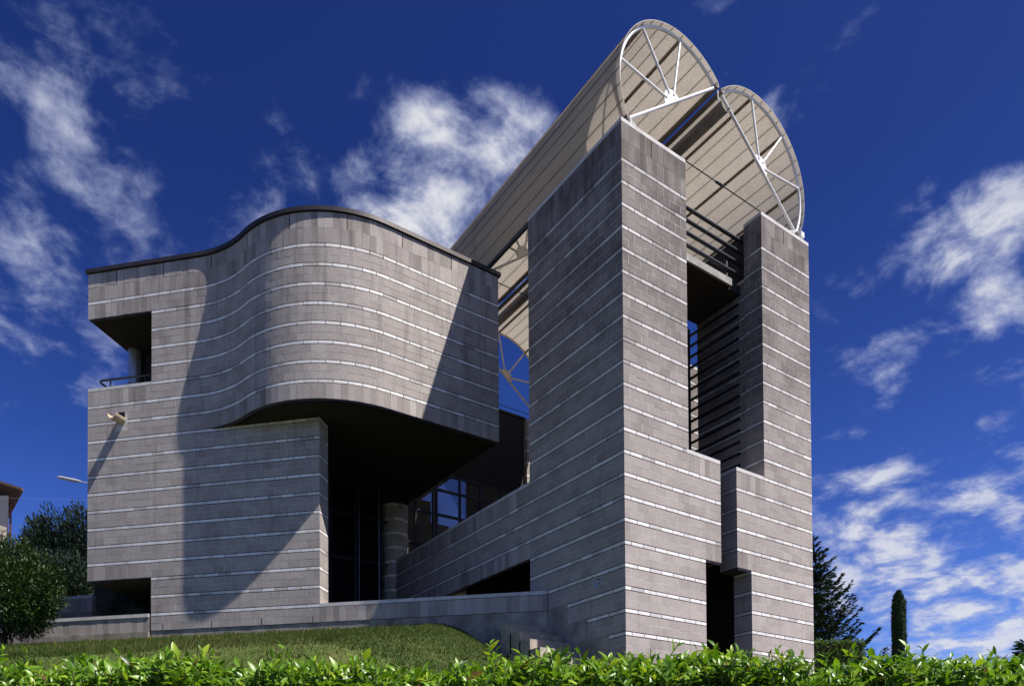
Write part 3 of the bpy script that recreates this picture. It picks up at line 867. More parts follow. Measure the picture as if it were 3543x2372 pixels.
# --- rear glazed wall, round column, inner walls
GV = 12.0
mbf = MB(); 
us = [0.45, 1.0, 1.72, 1.86, 2.85, 3.75, 4.7, 5.80]
rails = [ZK(12.6), ZK(10.2), ZK(7.75), ZK(5.9), ZK(4.7)]
for u in us: mbf.box((u - .035, GV - .05, ZK(12.8)), (u + .035, GV + .05, ZK(4.6)))
gf = mbf.build('glazing_mullions', MAT['black_steel'], house)
mbf = MB()
for z in rails: mbf.box((.36, GV - .06, z - .035), (5.86, GV + .04, z + .035))
mbf.build('glazing_rails', MAT['black_steel'], house)
for i in range(len(us) - 1):
    if us[i + 1] - us[i] < .3: continue
    for j in range(len(rails) - 1):
        MB().box((us[i] + .036, GV - .008, rails[j + 1 if rails[j + 1] < rails[j] else j] + .036), (us[i + 1] - .036, GV + .008, max(rails[j], rails[j + 1]) - .036)).build('glass_pane', MAT['glass'], house)
poly_box('upper_wall_panel', [(rect(.4, GV, 5.83, GV + .2), ZK(4.6), ZK(0) + .72)], MAT['dark'], house)
MB().box((.42, GV - .06, ZK(0) + .725), (5.9, GV + .3, ZK(0) + .80)).build('rear_flashing', MAT['flash'], house)
poly_box('inner_room', [(rect(.38, GV + 3.2, 6.8, GV + 3.4), ZK(13), ZK(0)), (rect(.38, GV + .1, 6.8, GV + 3.3), ZK(13.2), ZK(12.85)), (rect(.30, GV + .1, .37, GV + 3.3), ZK(13), ZK(0)), (rect(.38, GV + .21, 6.8, GV + 3.3), ZK(3.2), ZK(3.0))], MAT['cream_wall'], house)
rp = Face((5.87, GV - .15), (1, 0))
REC2 = len(REC)
mb = MB(); mb.box((5.87, GV - .15, ZK(13)), (7.4, GV + .2, ZK(0) + .70)); mb.build('rear_pier', MAT['block'], house, attr=True)
for k in range(0, 13): MB().box((5.866, GV - .153, ZK(k) - .09), (7.404, GV + .15, ZK(k) - .01)).build('pier_band', MAT['white'], house, attr=True)
# round column: block courses and white courses, each a ring of its own
cx_, cy_, cr = 0.16, 11.93, 0.46
for k in range(5, 20):
    for (z0, z1, mt, rr, nm) in ((ZK(k) - .092, ZK(k) - .008, 'white', cr, 'column_white_course'), (ZK(k) - .3, ZK(k) - .104, 'block', cr + .002, 'column_block_course'), (ZK(k) - .497, ZK(k) - .305, 'block', cr - .002, 'column_block_course')):
        mb = MB(); n = 14; off = (k % 2) * .22
        for i in range(n):
            a0 = 2 * math.pi * i / n + off + .006; a1 = 2 * math.pi * (i + 1) / n + off - .006
            q = [(cx_ + rr * math.cos(a0), cy_ + rr * math.sin(a0)), (cx_ + rr * math.cos(a1), cy_ + rr * math.sin(a1)), (cx_ + (rr - .08) * math.cos(a1), cy_ + (rr - .08) * math.sin(a1)), (cx_ + (rr - .08) * math.cos(a0), cy_ + (rr - .08) * math.sin(a0))]
            mb.prism(q, z0, z1, random.random())
        mb.build(nm, MAT[mt], house, attr=True)
mb = MB(); mb.tube([(cx_, cy_, ZK(20)), (cx_, cy_, ZK(5) + .02)], cr - .03, 24); mb.build('column_core', MAT['joint'], house, smooth=True)
# dark glazed screen under the bay and the walls closing the recess
mb = MB()
for u in (-.55, -1.5, -2.6, -3.7): mb.box((u - .035, 11.5, ZK(19.5)), (u + .035, 11.6, ZK(8)))
for z in (ZK(16.5), ZK(12.5), ZK(9.5)): mb.box((-4.2, 11.49, z - .03), (-.32, 11.59, z + .03))
mb.build('screen_frame', MAT['black_steel'], house)
for (u0, u1) in ((-1.45, -.60), (-2.55, -1.55), (-3.65, -2.65)):
    MB().box((u0, 11.53, ZK(19.4)), (u1, 11.55, ZK(8.1))).build('screen_pane', MAT['near_black'], house)
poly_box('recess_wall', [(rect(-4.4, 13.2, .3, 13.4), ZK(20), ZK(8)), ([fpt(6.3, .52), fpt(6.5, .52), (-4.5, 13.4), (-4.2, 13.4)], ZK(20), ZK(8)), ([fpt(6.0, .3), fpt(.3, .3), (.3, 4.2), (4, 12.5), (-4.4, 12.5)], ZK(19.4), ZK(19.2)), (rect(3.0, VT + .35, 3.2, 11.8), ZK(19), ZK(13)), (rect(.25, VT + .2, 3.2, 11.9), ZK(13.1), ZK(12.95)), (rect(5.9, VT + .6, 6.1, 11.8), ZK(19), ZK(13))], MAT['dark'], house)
MB().tube([(-1.05, 10.6, ZK(18.5)), (-1.05, 10.6, ZK(8))], .008, 6).build('glass_edge_glint', MAT['steel'], house)  # this rod and the next are made up to draw highlights on glass edges
MB().tube([(-1.75, 10.6, ZK(17.8)), (-1.75, 10.6, ZK(8))], .008, 6).build('glass_edge_glint', MAT['steel'], house)
MB().box((.02, VT, ZK(16) - .03), (.08, RV, ZK(16) - .004)).build('ramp_edge_angle', MAT['flash'], house)

# rain spout, square opening, tap
sp = fpt(12.09, 0)
mb = MB(); seg = 14; pts = []
inn = FN
def spout_shell(n0, n1, r0, full):
    vs_ = []; fs = []; k = 15
    a_lo, a_hi = (math.pi * 1.02, math.pi * 1.98) if not full else (math.pi * 0.98, math.pi * 2.02)
    for (nn, zz_) in ((n0, -.03), (n1, .0)):
        for rr in (r0, r0 - .022):
            for i in range(k):
                a = a_lo + (a_hi - a_lo) * i / (k - 1)
                ss = 12.09 - rr * math.cos(a); vs_.append((*fpt(ss, nn), ZK(0) - 3.46 + zz_ + rr * math.sin(a) * 1.15))
    for i in range(k - 1):
        fs += [(i, i + 1, 2 * k + i + 1, 2 * k + i), (k + i + 1, k + i, 3 * k + i, 3 * k + i + 1), (i + 1, i, k + i, k + i + 1)]
    fs += [(0, 2 * k, 3 * k, k), (k - 1, 2 * k - 1, 4 * k - 1, 3 * k - 1)]
    return MB().add(vs_, fs)
spo = spout_shell(-.42, .02, .145, False).build('rain_spout', MAT['clay'], house, smooth=True)
MB().box((11.99, -.006, ZK(0) - 3.44), (12.20, -.003, ZK(0) - 3.27), frame=fr_f).build('spout_opening', MAT['joint'], house)
MB().box((11.92, -.004, ZK(0) - 3.80), (12.30, -.001, ZK(0) - 3.26), frame=fr_f).build('spout_surround', MAT['mortar'], house)
tp = (0, .81, ZK(0) - 9.28)
tap = MB().tube([(0, .81, tp[2]), (-.10, .81, tp[2])], .022, 10).tube([(-.10, .81, tp[2] + .01), (-.15, .81, tp[2] - .03), (-.15, .81, tp[2] - .11)], .018, 10).build('tap', MAT['chrome'], house, smooth=True)
MB().tube([(-.085, .81, tp[2]), (-.085, .81, tp[2] + .07)], .010, 8).build('tap_stem', MAT['chrome'], tap)
MB().tube([(-.085, .81, tp[2] + .07), (-.085, .81, tp[2] + .085)], .04, 10).build('tap_handle', MAT['rubber'], tap)
MB().tube([(-.002, .81, tp[2]), (-.012, .81, tp[2])], .04, 12).build('tap_rose', MAT['chrome'], tap)
# flue pipe behind the loggia
fp = fpt(12.93, 1.60)
fl = MB().tube([(*fp, ZK(5) - .3), (*fp, ZK(0) + .7)], .20, 20).build('flue_pipe', MAT['steel'], house, smooth=True)
for z in (ZK(3.2), ZK(4.55)): MB().tube([(*fp, z), (*fp, z + .03)], .21, 20).build('pipe_collar', MAT['zinc'], fl, smooth=True)

# loggia handrail
hr = empty('handrail', (*fpt(12, .2), ZK(5))); tag(hr, 'low black tubular handrail on the upper left loggia ledge', 'railing')
zt = ZK(5) + .30
arc = [fpt(12.86 + .14 * math.sin(a), .17 - .14 * math.cos(a) + .14) for a in np.linspace(0, math.pi / 2, 7)]
pth = [(*fpt(11.0, .17), zt)] + [(*a, zt) for a in arc] + [(*fpt(13.0, 1.4), zt)]
MB().tube(pth, .03, 10).build('top_rail', MAT['black_steel'], hr, smooth=True)
for s_, n_ in ((12.6, .17), (11.5, .17), (13.0, 1.2)):
    MB().tube([(*fpt(s_, n_), ZK(5) - .0), (*fpt(s_, n_), zt)], .02, 8).build('post', MAT['black_steel'], hr, smooth=True)

# tower railing: four black tubes
rl = empty('tower_railing', (3.4, .62, ZK(0) - .7)); tag(rl, 'four horizontal black tubes spanning the gap between the tower piers', 'railing')
for z in (.52, .205, -.11, -.425):
    MB().tube([(UL - .02, .62, ZK(0) + z - .045), (UP + .08, .62, ZK(0) + z - .045)], .048, 12).build('rail_tube', MAT['black_steel'], rl, smooth=True)
for u in (4.28,): MB().tube([(u, .66, ZK(0) - .70), (u, .66, ZK(0) - .2)], .04, 8).build('rail_post', MAT['black_steel'], rl)
# dark ladder-like grille inside the tower void
gr = empty('steel_grille', (4.74, 2.4, ZK(12))); tag(gr, 'black steel grille of horizontal bars inside the tall tower opening', 'grille')
MB().box((4.70, 2.36, ZK(12.6)), (4.78, 2.46, ZK(2) + .0)).build('grille_post', MAT['black_steel'], gr)
zb = ZK(0) - 1.21
for i in range(15):
    MB().box((4.715, WD + .1, zb - .305 * i - .03), (4.765, 2.36, zb - .305 * i + .03)).build('grille_bar', MAT['black_steel'], gr)

# ------------------------------------------------------------------ vault canopies
CH = 1.886; SAG = 1.585; RR = (CH ** 2 + SAG ** 2) / (2 * SAG); HALF = math.asin(CH / RR)
VR = [0.15, 6.25, 12.1]
def vault(name, A, B, label):
    root = empty(name, (A[0], .15, A[1])); tag(root, label, 'canopy', 'translucent half-barrel canopies on the roof')
    A = np.array(A); B = np.array(B); mid = (A + B) / 2; cd_ = (B - A) / np.linalg.norm(B - A); nr = np.array([-cd_[1], cd_[0]])
    cen = mid - nr * (RR - SAG)
    def pt(fr, rad):      # fr -1..1 along the arc
        a = fr * HALF; return cen + rad * (math.sin(a) * cd_ + math.cos(a) * nr)
    RS = RR + .055
    # sheets: 16 strips around, two lengths
    for h in range(2):
        v0 = VR[h] - (.10 if h == 0 else -.006); v1 = VR[h + 1] - (.006 if h == 0 else -.10)
        for i in range(16):
            f0 = -1 + i / 8 + .0012; f1 = -1 + (i + 1) / 8 - .0012; mb = MB(); vs_ = []; fs = []; n = 4
            for v_ in (v0, v1):
                for rad in (RS, RS + .014):
                    for j in range(n + 1):
                        p = pt(f0 + (f1 - f0) * j / n, rad); vs_.append((p[0], v_, p[1]))
            k = n + 1
            for j in range(n):
                fs += [(j, j + 1, 2 * k + j + 1, 2 * k + j), (k + j + 1, k + j, 3 * k + j, 3 * k + j + 1), (j + 1, j, k + j, k + j + 1), (2 * k + j, 2 * k + j + 1, 3 * k + j + 1, 3 * k + j)]
            fs += [(0, 2 * k, 3 * k, k), (n, k + n, 3 * k + n, 2 * k + n)]
            ob = mb.add(vs_, fs).build('vault_sheet', MAT['sheet'], root, smooth=True)
            ob.data.materials.append(MAT['sheet_out'])
            for j in range(n): ob.data.polygons[4 * j + 1].material_index = 1
    for i in range(1, 16):
        p = pt(-1 + i / 8, RS - .008); q = pt(-1 + i / 8, RS + .020)
        d = 1
        if i % 4 == 0:
            c_ = pt(-1 + i / 8, RR + .012)
            MB().tube([(c_[0], VR[0] - .02, c_[1]), (c_[0], VR[2] + .02, c_[1])], .040, 10).build('purlin', MAT['brown_steel'], root, smooth=True)
        tng = cd_ * math.cos((-1 + i / 8) * HALF) - nr * math.sin((-1 + i / 8) * HALF)
        P4 = [p - tng * .0045, p + tng * .0045, q + tng * .0045, q - tng * .0045]
        MB().add([(a[0], VR[0] - .085, a[1]) for a in P4] + [(a[0], VR[2] + .085, a[1]) for a in P4], [(0, 1, 2, 3), (7, 6, 5, 4), (0, 4, 5, 1), (1, 5, 6, 2), (2, 6, 7, 3), (3, 7, 4, 0)]).build('seam_batten', MAT['batten'], root)
    for e in (-1, 1):
        c_ = pt(e, RR + .03)
        MB().tube([(c_[0], VR[0] - .08, c_[1]), (c_[0], VR[2] + .08, c_[1])], .062, 12).build('edge_beam', MAT['flash'] if e * (1 if name else 1) < 0 and A[1] < B[1] else MAT['brown_steel'], root, smooth=True)
    for v_, mt in zip(VR, ('white_steel', 'cream_steel', 'cream_steel')):
        rg = MB().tube([(*pt(f, RR)[:1], v_, pt(f, RR)[1]) for f in np.linspace(-1, 1, 41)], .036, 10).build('arch_tube', MAT[mt], root, smooth=True)
        MB().tube([(A[0], v_, A[1]), (B[0], v_, B[1])], .036, 12).build('chord_tube', MAT[mt], root, smooth=True)
        hubp = [mid + .29 * (math.cos(a) * cd_ + math.sin(a) * nr) for a in np.linspace(0, math.pi, 15)]
        n = len(hubp)
        MB().add([(p[0], v_ - .008, p[1]) for p in hubp] + [(p[0], v_ + .008, p[1]) for p in hubp], [tuple(range(n)), tuple(range(2 * n - 1, n - 1, -1))] + [(i, n + i, n + (i + 1) % n, (i + 1) % n) for i in range(n)]).build('hub_plate', MAT[mt], root)
        for f in (-.5, 0, .5):
            e_ = pt(f, RR); s0 = mid + (e_ - mid) / np.linalg.norm(e_ - mid) * .2
            MB().tube([(s0[0], v_, s0[1]), (e_[0], v_, e_[1])], .030, 10).build('spoke', MAT[mt], root, smooth=True)
    return root, pt


A1 = (0.307, ZK(0) + 1.106); B1 = (3.292, ZK(0) + 3.413); A2 = (3.505, ZK(0) + 3.393); B2 = (6.56, ZK(0) + 1.098)
v1r, pt1 = vault('vault_canopy', A1, B1, 'left translucent half-barrel canopy rising from the tall tower corner')
v2r, pt2 = vault('vault_canopy', A2, B2, 'right translucent half-barrel canopy leaning down to the shorter pier')
# feet, tie cables
for (p, sgn, root) in ((A1, 1, v1r), (B2, -1, v2r)):
    for v_ in VR:
        MB().tube([(p[0] + .10 * sgn, v_, p[1] + .05), (p[0] + .20 * sgn, v_ + .02, ZK(0) + .80 if v_ < 1 else p[1] - .25)], .030, 10).build('foot_post', MAT['white_steel'], root, smooth=True)
        MB().tube([(p[0] + .12 * sgn, v_, p[1] + .04), (p[0] + .30 * sgn, v_, p[1] - .03)], .016, 8).build('cable_bracket', MAT['white_steel'], root, smooth=True)
MB().box((B2[0] + .02, .0, B2[1] - .12), (B2[0] + .16, .10, B2[1] + .02)).build('end_plate', MAT['white_steel'], v2r)
for i, v_ in enumerate(VR):
    tc_ = empty('tie_cable', (3.4, v_, A1[1])); zc = A1[1] - .04
    tag(tc_, ['black tie rod with turnbuckle stretched across the front of the canopies', 'middle black tie rod under the canopies, seen between bay and tower', 'far black tie rod at the rear end of the canopies'][i], 'cable')
    MB().tube([(A1[0] + .3, v_, zc), (B2[0] - .3, v_, zc)], .014, 8).build('rod', MAT['black_steel'], tc_, smooth=True)
    MB().tube([(3.25, v_, zc), (3.32, v_, zc), (3.50, v_, zc), (3.57, v_, zc)], .03, 8, rads=[.014, .034, .034, .014]).build('turnbuckle', MAT['black_steel'], tc_, smooth=True)
# half-round gutter between the two
gt = empty('gutter', (3.42, 0, ZK(0) + 3.1)); tag(gt, 'grey half-round gutter running between the two roof canopies', 'gutter')
vs_ = []; fs = []; k = 13
for v_ in (.02, 12.2):
    for rr in (.17, .158):
        for i in range(k):
            a = math.pi + math.pi * i / (k - 1); vs_.append((3.56 + rr * math.cos(a), v_, ZK(0) + 3.06 + rr * 1.1 * math.sin(a)))
for i in range(k - 1): fs += [(i, 2 * k + i, 2 * k + i + 1, i + 1), (k + i + 1, 3 * k + i + 1, 3 * k + i, k + i), (i, i + 1, k + i + 1, k + i), (2 * k + i + 1, 2 * k + i, 3 * k + i, 3 * k + i + 1)]
fs += [(0, k, 3 * k, 2 * k), (k - 1, 3 * k - 1, 4 * k - 1, 2 * k - 1)]
MB().add(vs_, fs).build('trough', MAT['zinc'], gt, smooth=True)
for v_ in VR:
    MB().tube([(3.40, v_, ZK(0) + 3.40), (3.42, v_, ZK(0) + 3.2), (3.56, v_, ZK(0) + 3.05)], .02, 8).build('hanger', MAT['white_steel'], gt, smooth=True)

# ------------------------------------------------------------------ steps, garden walls
st = empty('garden_steps', (-.6, 1.8, 0)); tag(st, 'concrete garden steps climbing beside the tower to the terrace wall', 'steps')
for i in range(5):
    z1 = 1.007 - .25 * i; vf = 2.63 - .385 * i
    MB().box((-1.24, vf, z1 - .75), (-.016, vf + .44, z1)).build('step', MAT['step'], st)
def garden_wall(label, s0, s1, n0, kt, zbase, blocks, nm='garden_wall'):
    root = empty(nm, (*fpt(s0, n0), zbase)); tag(root, label, 'wall')
    f = Face(fpt(s1, n0), WOODF); L = s1 - s0; zt_ = ZK(kt)
    mb = MB(); mb.box((s0 + .02, n0 + .01, zbase), (s1 - .02, n0 + .16, zt_ - .09), frame=fr_f); mb.build('wall_core', MAT['mortar'], root)
    MB().box((s0, n0 - .03, zbase - .6), (s1, n0 + .2, ZK(kt) - .5), frame=fr_f).build('footing', MAT['found'], root)
    n = max(1, round(L / 1.55))
    for i in range(n):
        a, b_ = s0 + L * i / n + .003, s0 + L * (i + 1) / n - .003
        MB().box((a, n0 - .025, zt_ - .088), (b_, n0 + .19, zt_ + .006), frame=fr_f).build('coping_stone', MAT['coping'], root)
    w_ = BL / 2; m_ = int(round(L / w_))
    me = None
    for i in range(m_):
        a = s0 + L * i / m_
        if me is None:
            mb = MB(); mb.box((-L / m_ / 2 + .003, 0, -.197), (L / m_ / 2 - .003, .08, .197)); me = bpy.data.meshes.new('upright_block'); me.from_pydata(mb.v, [], mb.f); me.materials.append(MAT['upright1'])
        o = bpy.data.objects.new('upright_block', me)
        c = fpt(a + L / m_ / 2, n0 - random.uniform(0, .005)); o.matrix_basis = Matrix.Translation((*c, zt_ - .295)) @ Matrix.Rotation(math.atan2(WOODF[1], WOODF[0]), 4, 'Z')
        link(o, root); o.matrix_parent_inverse = PINV(root)
    return root
garden_wall('low sunlit block garden wall under the lower left corner of the house', 11.215, 16.2, 0.0, 18.05, 1.1, True)
garden_wall('shaded block garden wall set back behind the leafy shrub', 14.9, 17.3, 2.2, 15.5, 1.1, True)
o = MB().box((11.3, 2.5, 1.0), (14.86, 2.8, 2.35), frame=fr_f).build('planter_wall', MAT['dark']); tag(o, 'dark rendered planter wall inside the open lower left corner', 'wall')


# ------------------------------------------------------------------ plants
def leaf_template(nseg=3, wid=0.36, curl=0.25, fold=0.18):
    """leaf of unit length along +x, two-sided fold along the midrib; returns verts (m,3) and quads"""
    xs = np.linspace(0, 1, nseg + 1); V = []; F = []
    for x in xs:
        wd = wid * 0.5 * (math.sin(math.pi * min(1, (x * .93 + .03)) ** 0.82)) ; z = -curl * x * x
        V += [(x, -wd, z + fold * wd), (x, 0, z), (x, wd, z + fold * wd)]
    for i in range(nseg):
        a = 3 * i; F += [(a, a + 3, a + 4, a + 1), (a + 1, a + 4, a + 5, a + 2)]
    return np.array(V), np.array(F)


def orient(dirs, ups):
    X = dirs / np.linalg.norm(dirs, axis=1, keepdims=True)
    Y = np.cross(ups, X); Y /= np.linalg.norm(Y, axis=1, keepdims=True) + 1e-9
    Zm = np.cross(X, Y)
    return np.stack([X, Y, Zm], 2)            # columns


def scatter(name, P, dirs, ups, L, tmpl, material, parent, kind=None, rnd=None, smooth=False):
    TV, TF = tmpl; n = len(P); Rm = orient(dirs, ups)
    V = (np.einsum('nij,mj->nmi', Rm, TV) * L[:, None, None] + P[:, None, :]).reshape(-1, 3)
    F = (TF[None] + (np.arange(n) * len(TV))[:, None, None]).reshape(-1, TF.shape[1])
    if rnd is None: rnd = RNG.random(n)
    return mesh_np(name, V, F, material, parent, np.repeat(rnd, len(TF)), kind, smooth)


def rdir(n):
    v = RNG.normal(size=(n, 3)); return v / np.linalg.norm(v, axis=1, keepdims=True)


# --- laurel hedge in front of the camera
H0 = CAM[:2] + _f[:2] * 5.75; HR = _r[:2]
HT = -1.925                                   # mean top
hedge = empty('laurel_hedge', (H0[0], H0[1], -4.4)); tag(hedge, 'glossy bright green laurel hedge along the bottom of the picture', 'hedge')
def hp(a, dpt, z): return np.stack([H0[0] + HR[0] * a + _f[0] * dpt, H0[1] + HR[1] * a + _f[1] * dpt, z + 0 * a], 1)
A_ = np.linspace(-6.2, 6.2, 125); prof = HT - .16 + .03 * np.sin(A_ * 1.7) + .02 * np.sin(A_ * 4.1 + 1)
mb = MB(); vs_ = []; fs = []
for i, a in enumerate(A_):
    for dpt, z in ((-.28, -4.4), (-.26, prof[i] - .12), (-.1, prof[i] - .02), (.8, prof[i] - .05), (.95, -4.4)):
        q = hp(np.array([a]), dpt, z)[0]; vs_.append(tuple(q))
for i in range(len(A_) - 1):
    for j in range(4): fs.append((5 * i + j, 5 * i + 5 + j, 5 * i + 6 + j, 5 * i + 1 + j))
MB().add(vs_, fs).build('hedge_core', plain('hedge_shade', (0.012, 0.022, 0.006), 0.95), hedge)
TL = leaf_template(4, .40, .22, .30)
def tone(a): return HT + .035 * np.sin(a * 1.7) + .03 * np.sin(a * 4.3 + 1) + .02 * np.sin(a * 9.1) + .012 * (a > 0)
LP, LD, LU, LL = [], [], [], []
STEMS = MB()
nshoot = 2300
for i in range(nshoot):
    a = RNG.uniform(-4.6, 4.6); front_ = RNG.random() < .5
    dpt = RNG.uniform(-.32, -.05) if front_ else RNG.uniform(-.05, .75)
    top = tone(np.array([a]))[0] + RNG.normal(0, .028) - (RNG.uniform(0, .42) if front_ else 0)
    long_ = RNG.random() < .085
    if long_ and not front_: top += RNG.uniform(.05, .17)
    base = hp(np.array([a]), dpt, np.array([top]))[0]
    lean = np.array([RNG.normal(0, .28), RNG.normal(0, .28), 1.0])
    if front_: lean -= np.array([_f[0], _f[1], 0]) * .5
    lean /= np.linalg.norm(lean); sl_ = RNG.uniform(.16, .30) + (.12 if long_ else 0)
    STEMS.tube([base - lean * sl_, base], .005, 4, caps=False)
    nl = int(RNG.integers(7, 11)) + (3 if long_ else 0); ang = RNG.uniform(0, 6.28)
    ax1 = np.cross(lean, [0, 0, 1.0] if abs(lean[2]) < .9 else [1.0, 0, 0]); ax1 /= np.linalg.norm(ax1); ax2 = np.cross(lean, ax1)
    for j in range(nl):
        t_ = j / nl; ang += 2.4; pos = base - lean * sl_ * t_
        side = math.cos(ang) * ax1 + math.sin(ang) * ax2
        up_amt = 1.25 - 1.05 * t_ + RNG.normal(0, .15)
        d = side + lean * up_amt; d /= np.linalg.norm(d)
        LP.append(pos); LD.append(d); LU.append(lean + RNG.normal(0, .25, 3)); LL.append(RNG.uniform(.07, .142) * (0.62 if j < 2 else 1.0))
# sparse lower face of the hedge
for i in range(2600):
    a = RNG.uniform(-6, 6); z = RNG.uniform(-4.3, HT - .3); q = hp(np.array([a]), RNG.uniform(-.36, -.24), np.array([z]))[0]
    d = -np.array([_f[0], _f[1], 0]) + RNG.normal(0, .6, 3); LP.append(q); LD.append(d); LU.append(np.array([0, 0, 1.0]) + RNG.normal(0, .3, 3)); LL.append(RNG.uniform(.09, .14))
LP, LD, LU, LL = map(np.array, (LP, LD, LU, LL)); LR = np.clip(RNG.normal(.52, .22, len(LP)), 0, 1)
d3 = LP - CAM; dep = d3 @ FWD; yy = CYPX - FPX * (d3 @ UPV) / dep; xx = WPX / 2 + FPX * (d3 @ RIGHT) / dep
vis = np.where((yy < 2350) & (xx > 0) & (xx < WPX), LL / dep * (1 - ((yy - 2250).clip(0) / 400)), 0)
single = np.argsort(-vis)[:300]; msk = np.ones(len(LP), bool); msk[single] = False
me = bpy.data.meshes.new('leaf'); me.from_pydata([tuple(x) for x in TL[0]], [], [tuple(map(int, f)) for f in TL[1]]); me.materials.append(MAT['laurel1'])
me.polygons.foreach_set('use_smooth', [True] * len(me.polygons))
Rs = orient(LD[single], LU[single])
hinv = PINV(hedge)
for i, k in enumerate(single):
    o = bpy.data.objects.new('leaf', me); mm = Matrix.Identity(4)
    for r_ in range(3):
        for c_ in range(3): mm[r_][c_] = float(Rs[i][r_][c_] * LL[k])
        mm[r_][3] = float(LP[k][r_])
    o.matrix_basis = mm; link(o, hedge); o.matrix_parent_inverse = hinv
scatter('hedge_foliage', LP[msk], LD[msk], LU[msk], LL[msk], TL, MAT['laurel'], hedge, 'stuff', LR[msk], True)
STEMS.build('hedge_stems', MAT['stem'], hedge)['kind'] = 'stuff'

# --- grass on the lawn
n = 480000
a = RNG.uniform(-3, 19, n); b_ = RNG.random(n) * 14.2 + .03
X, Y = lawn_fr(a, b_); keep = X < -1.32; X, Y = X[keep], Y[keep]; n = len(X)
Zg = ground_z(X, Y)
hgt = RNG.uniform(.014, .036, n) * (1 + 1.6 * (RNG.random(n) < .02)); edge = b_[keep] < .35; hgt[edge] *= 2.2
clump = (np.sin(X * 5.1 + 2 * np.sin(Y * 3.3)) * np.sin(Y * 4.7 + np.sin(X * 2.9))) > .82; hgt[clump] *= 2.4
th = RNG.uniform(0, 6.28, n); wd = RNG.uniform(.003, .008, n)
lx = RNG.normal(0, .5, n) * hgt; ly = RNG.normal(0, .5, n) * hgt
V = np.zeros((n, 3, 3)); V[:, 0] = np.stack([X - wd * np.cos(th), Y - wd * np.sin(th), Zg - .004], 1); V[:, 1] = np.stack([X + wd * np.cos(th), Y + wd * np.sin(th), Zg - .004], 1); V[:, 2] = np.stack([X + lx, Y + ly, Zg + hgt], 1)
patch = np.sin(X * 1.3 + 1.7 * np.sin(Y * .9)) * np.sin(Y * 1.1 + X * .6); gr_r = np.clip(.42 + .25 * patch + RNG.normal(0, .2, n), 0, 1)
o = mesh_np('grass', V.reshape(-1, 3), np.arange(n * 3).reshape(-1, 3), MAT['grass'], None, gr_r); tag(o, 'short mown grass covering the sloping lawn', 'grass', kind='stuff')
# a few yellow dandelions
fm = None
for i in range(16):
    aa = RNG.uniform(4, 13); bb = RNG.uniform(.15, 5); x, y = lawn_fr(aa, bb); z = float(ground_z(x, y))
    if fm is None:
        mb = MB()
        for j in range(9): 
            q = j * 2 * math.pi / 9; mb.add([(0, 0, 0), (.022 * math.cos(q - .25), .022 * math.sin(q - .25), .008), (.028 * math.cos(q), .028 * math.sin(q), .01), (.022 * math.cos(q + .25), .022 * math.sin(q + .25), .008)], [(0, 1, 2, 3)])
        mb.tube([(0, 0, -.08), (0, 0, 0)], .003, 4); fm = bpy.data.meshes.new('dandelion'); fm.from_pydata(mb.v, [], mb.f); fm.materials.append(MAT['yellow'])
    o = bpy.data.objects.new('dandelion', fm); o.location = (x, y, z + .075); link(o); tag(o, 'tiny yellow dandelion in the lawn', 'flower', 'dandelions scattered over the lawn')


def bush(name, label, cat, base, lobes, nleaf, lrange, tmpl, material, stems=6, up=0.4, group=None, trunk_r=.02, barkm='bark'):
    root = empty(name, base); tag(root, label, cat, group)
    B0 = np.array(base); P = []; Dd = []
    wts = np.array([l[1][0] * l[1][1] * l[1][2] for l in lobes]) ** .67; wts /= wts.sum()
    cnt = RNG.multinomial(nleaf, wts)
    for (c, r_), k in zip(lobes, cnt):
        u = rdir(k); rad = RNG.random(k) ** .33
        clump = rdir(max(4, k // 60)); 
        rr = .72 + .28 * rad
        # clumped surface: push leaves towards random clump directions
        ci = clump[RNG.integers(0, len(clump), k)]; u = u * .55 + ci * .62; u /= np.linalg.norm(u, axis=1, keepdims=True)
        bump = .82 + .3 * RNG.random(len(clump)); 
        q = np.array(c) + u * np.array(r_) * (rad ** .8 * 1.0)[:, None] * RNG.uniform(.8, 1.12, k)[:, None]
        P.append(q); Dd.append(u + RNG.normal(0, .55, (k, 3)) + np.array([0, 0, up]))
    P = np.concatenate(P) + B0; Dd = np.concatenate(Dd); L = RNG.uniform(*lrange, len(P))
    scatter('crown', P, Dd, np.tile([0, 0, 1.0], (len(P), 1)) + RNG.normal(0, .5, (len(P), 3)), L, tmpl, material, root)
    mb = MB()
    for i in range(stems):
        c, r_ = lobes[i % len(lobes)]; e = B0 + np.array(c) + rdir(1)[0] * np.array(r_) * .5
        s_ = B0 + np.array([RNG.normal(0, .08), RNG.normal(0, .08), -.1]); mid_ = (s_ + e) / 2 + np.array([RNG.normal(0, .08), RNG.normal(0, .08), .1])
        mb.tube([s_, mid_, e], trunk_r, 6, rads=[trunk_r, trunk_r * .75, trunk_r * .35])
    mb.build('trunk', MAT[barkm], root, smooth=True)
    return root


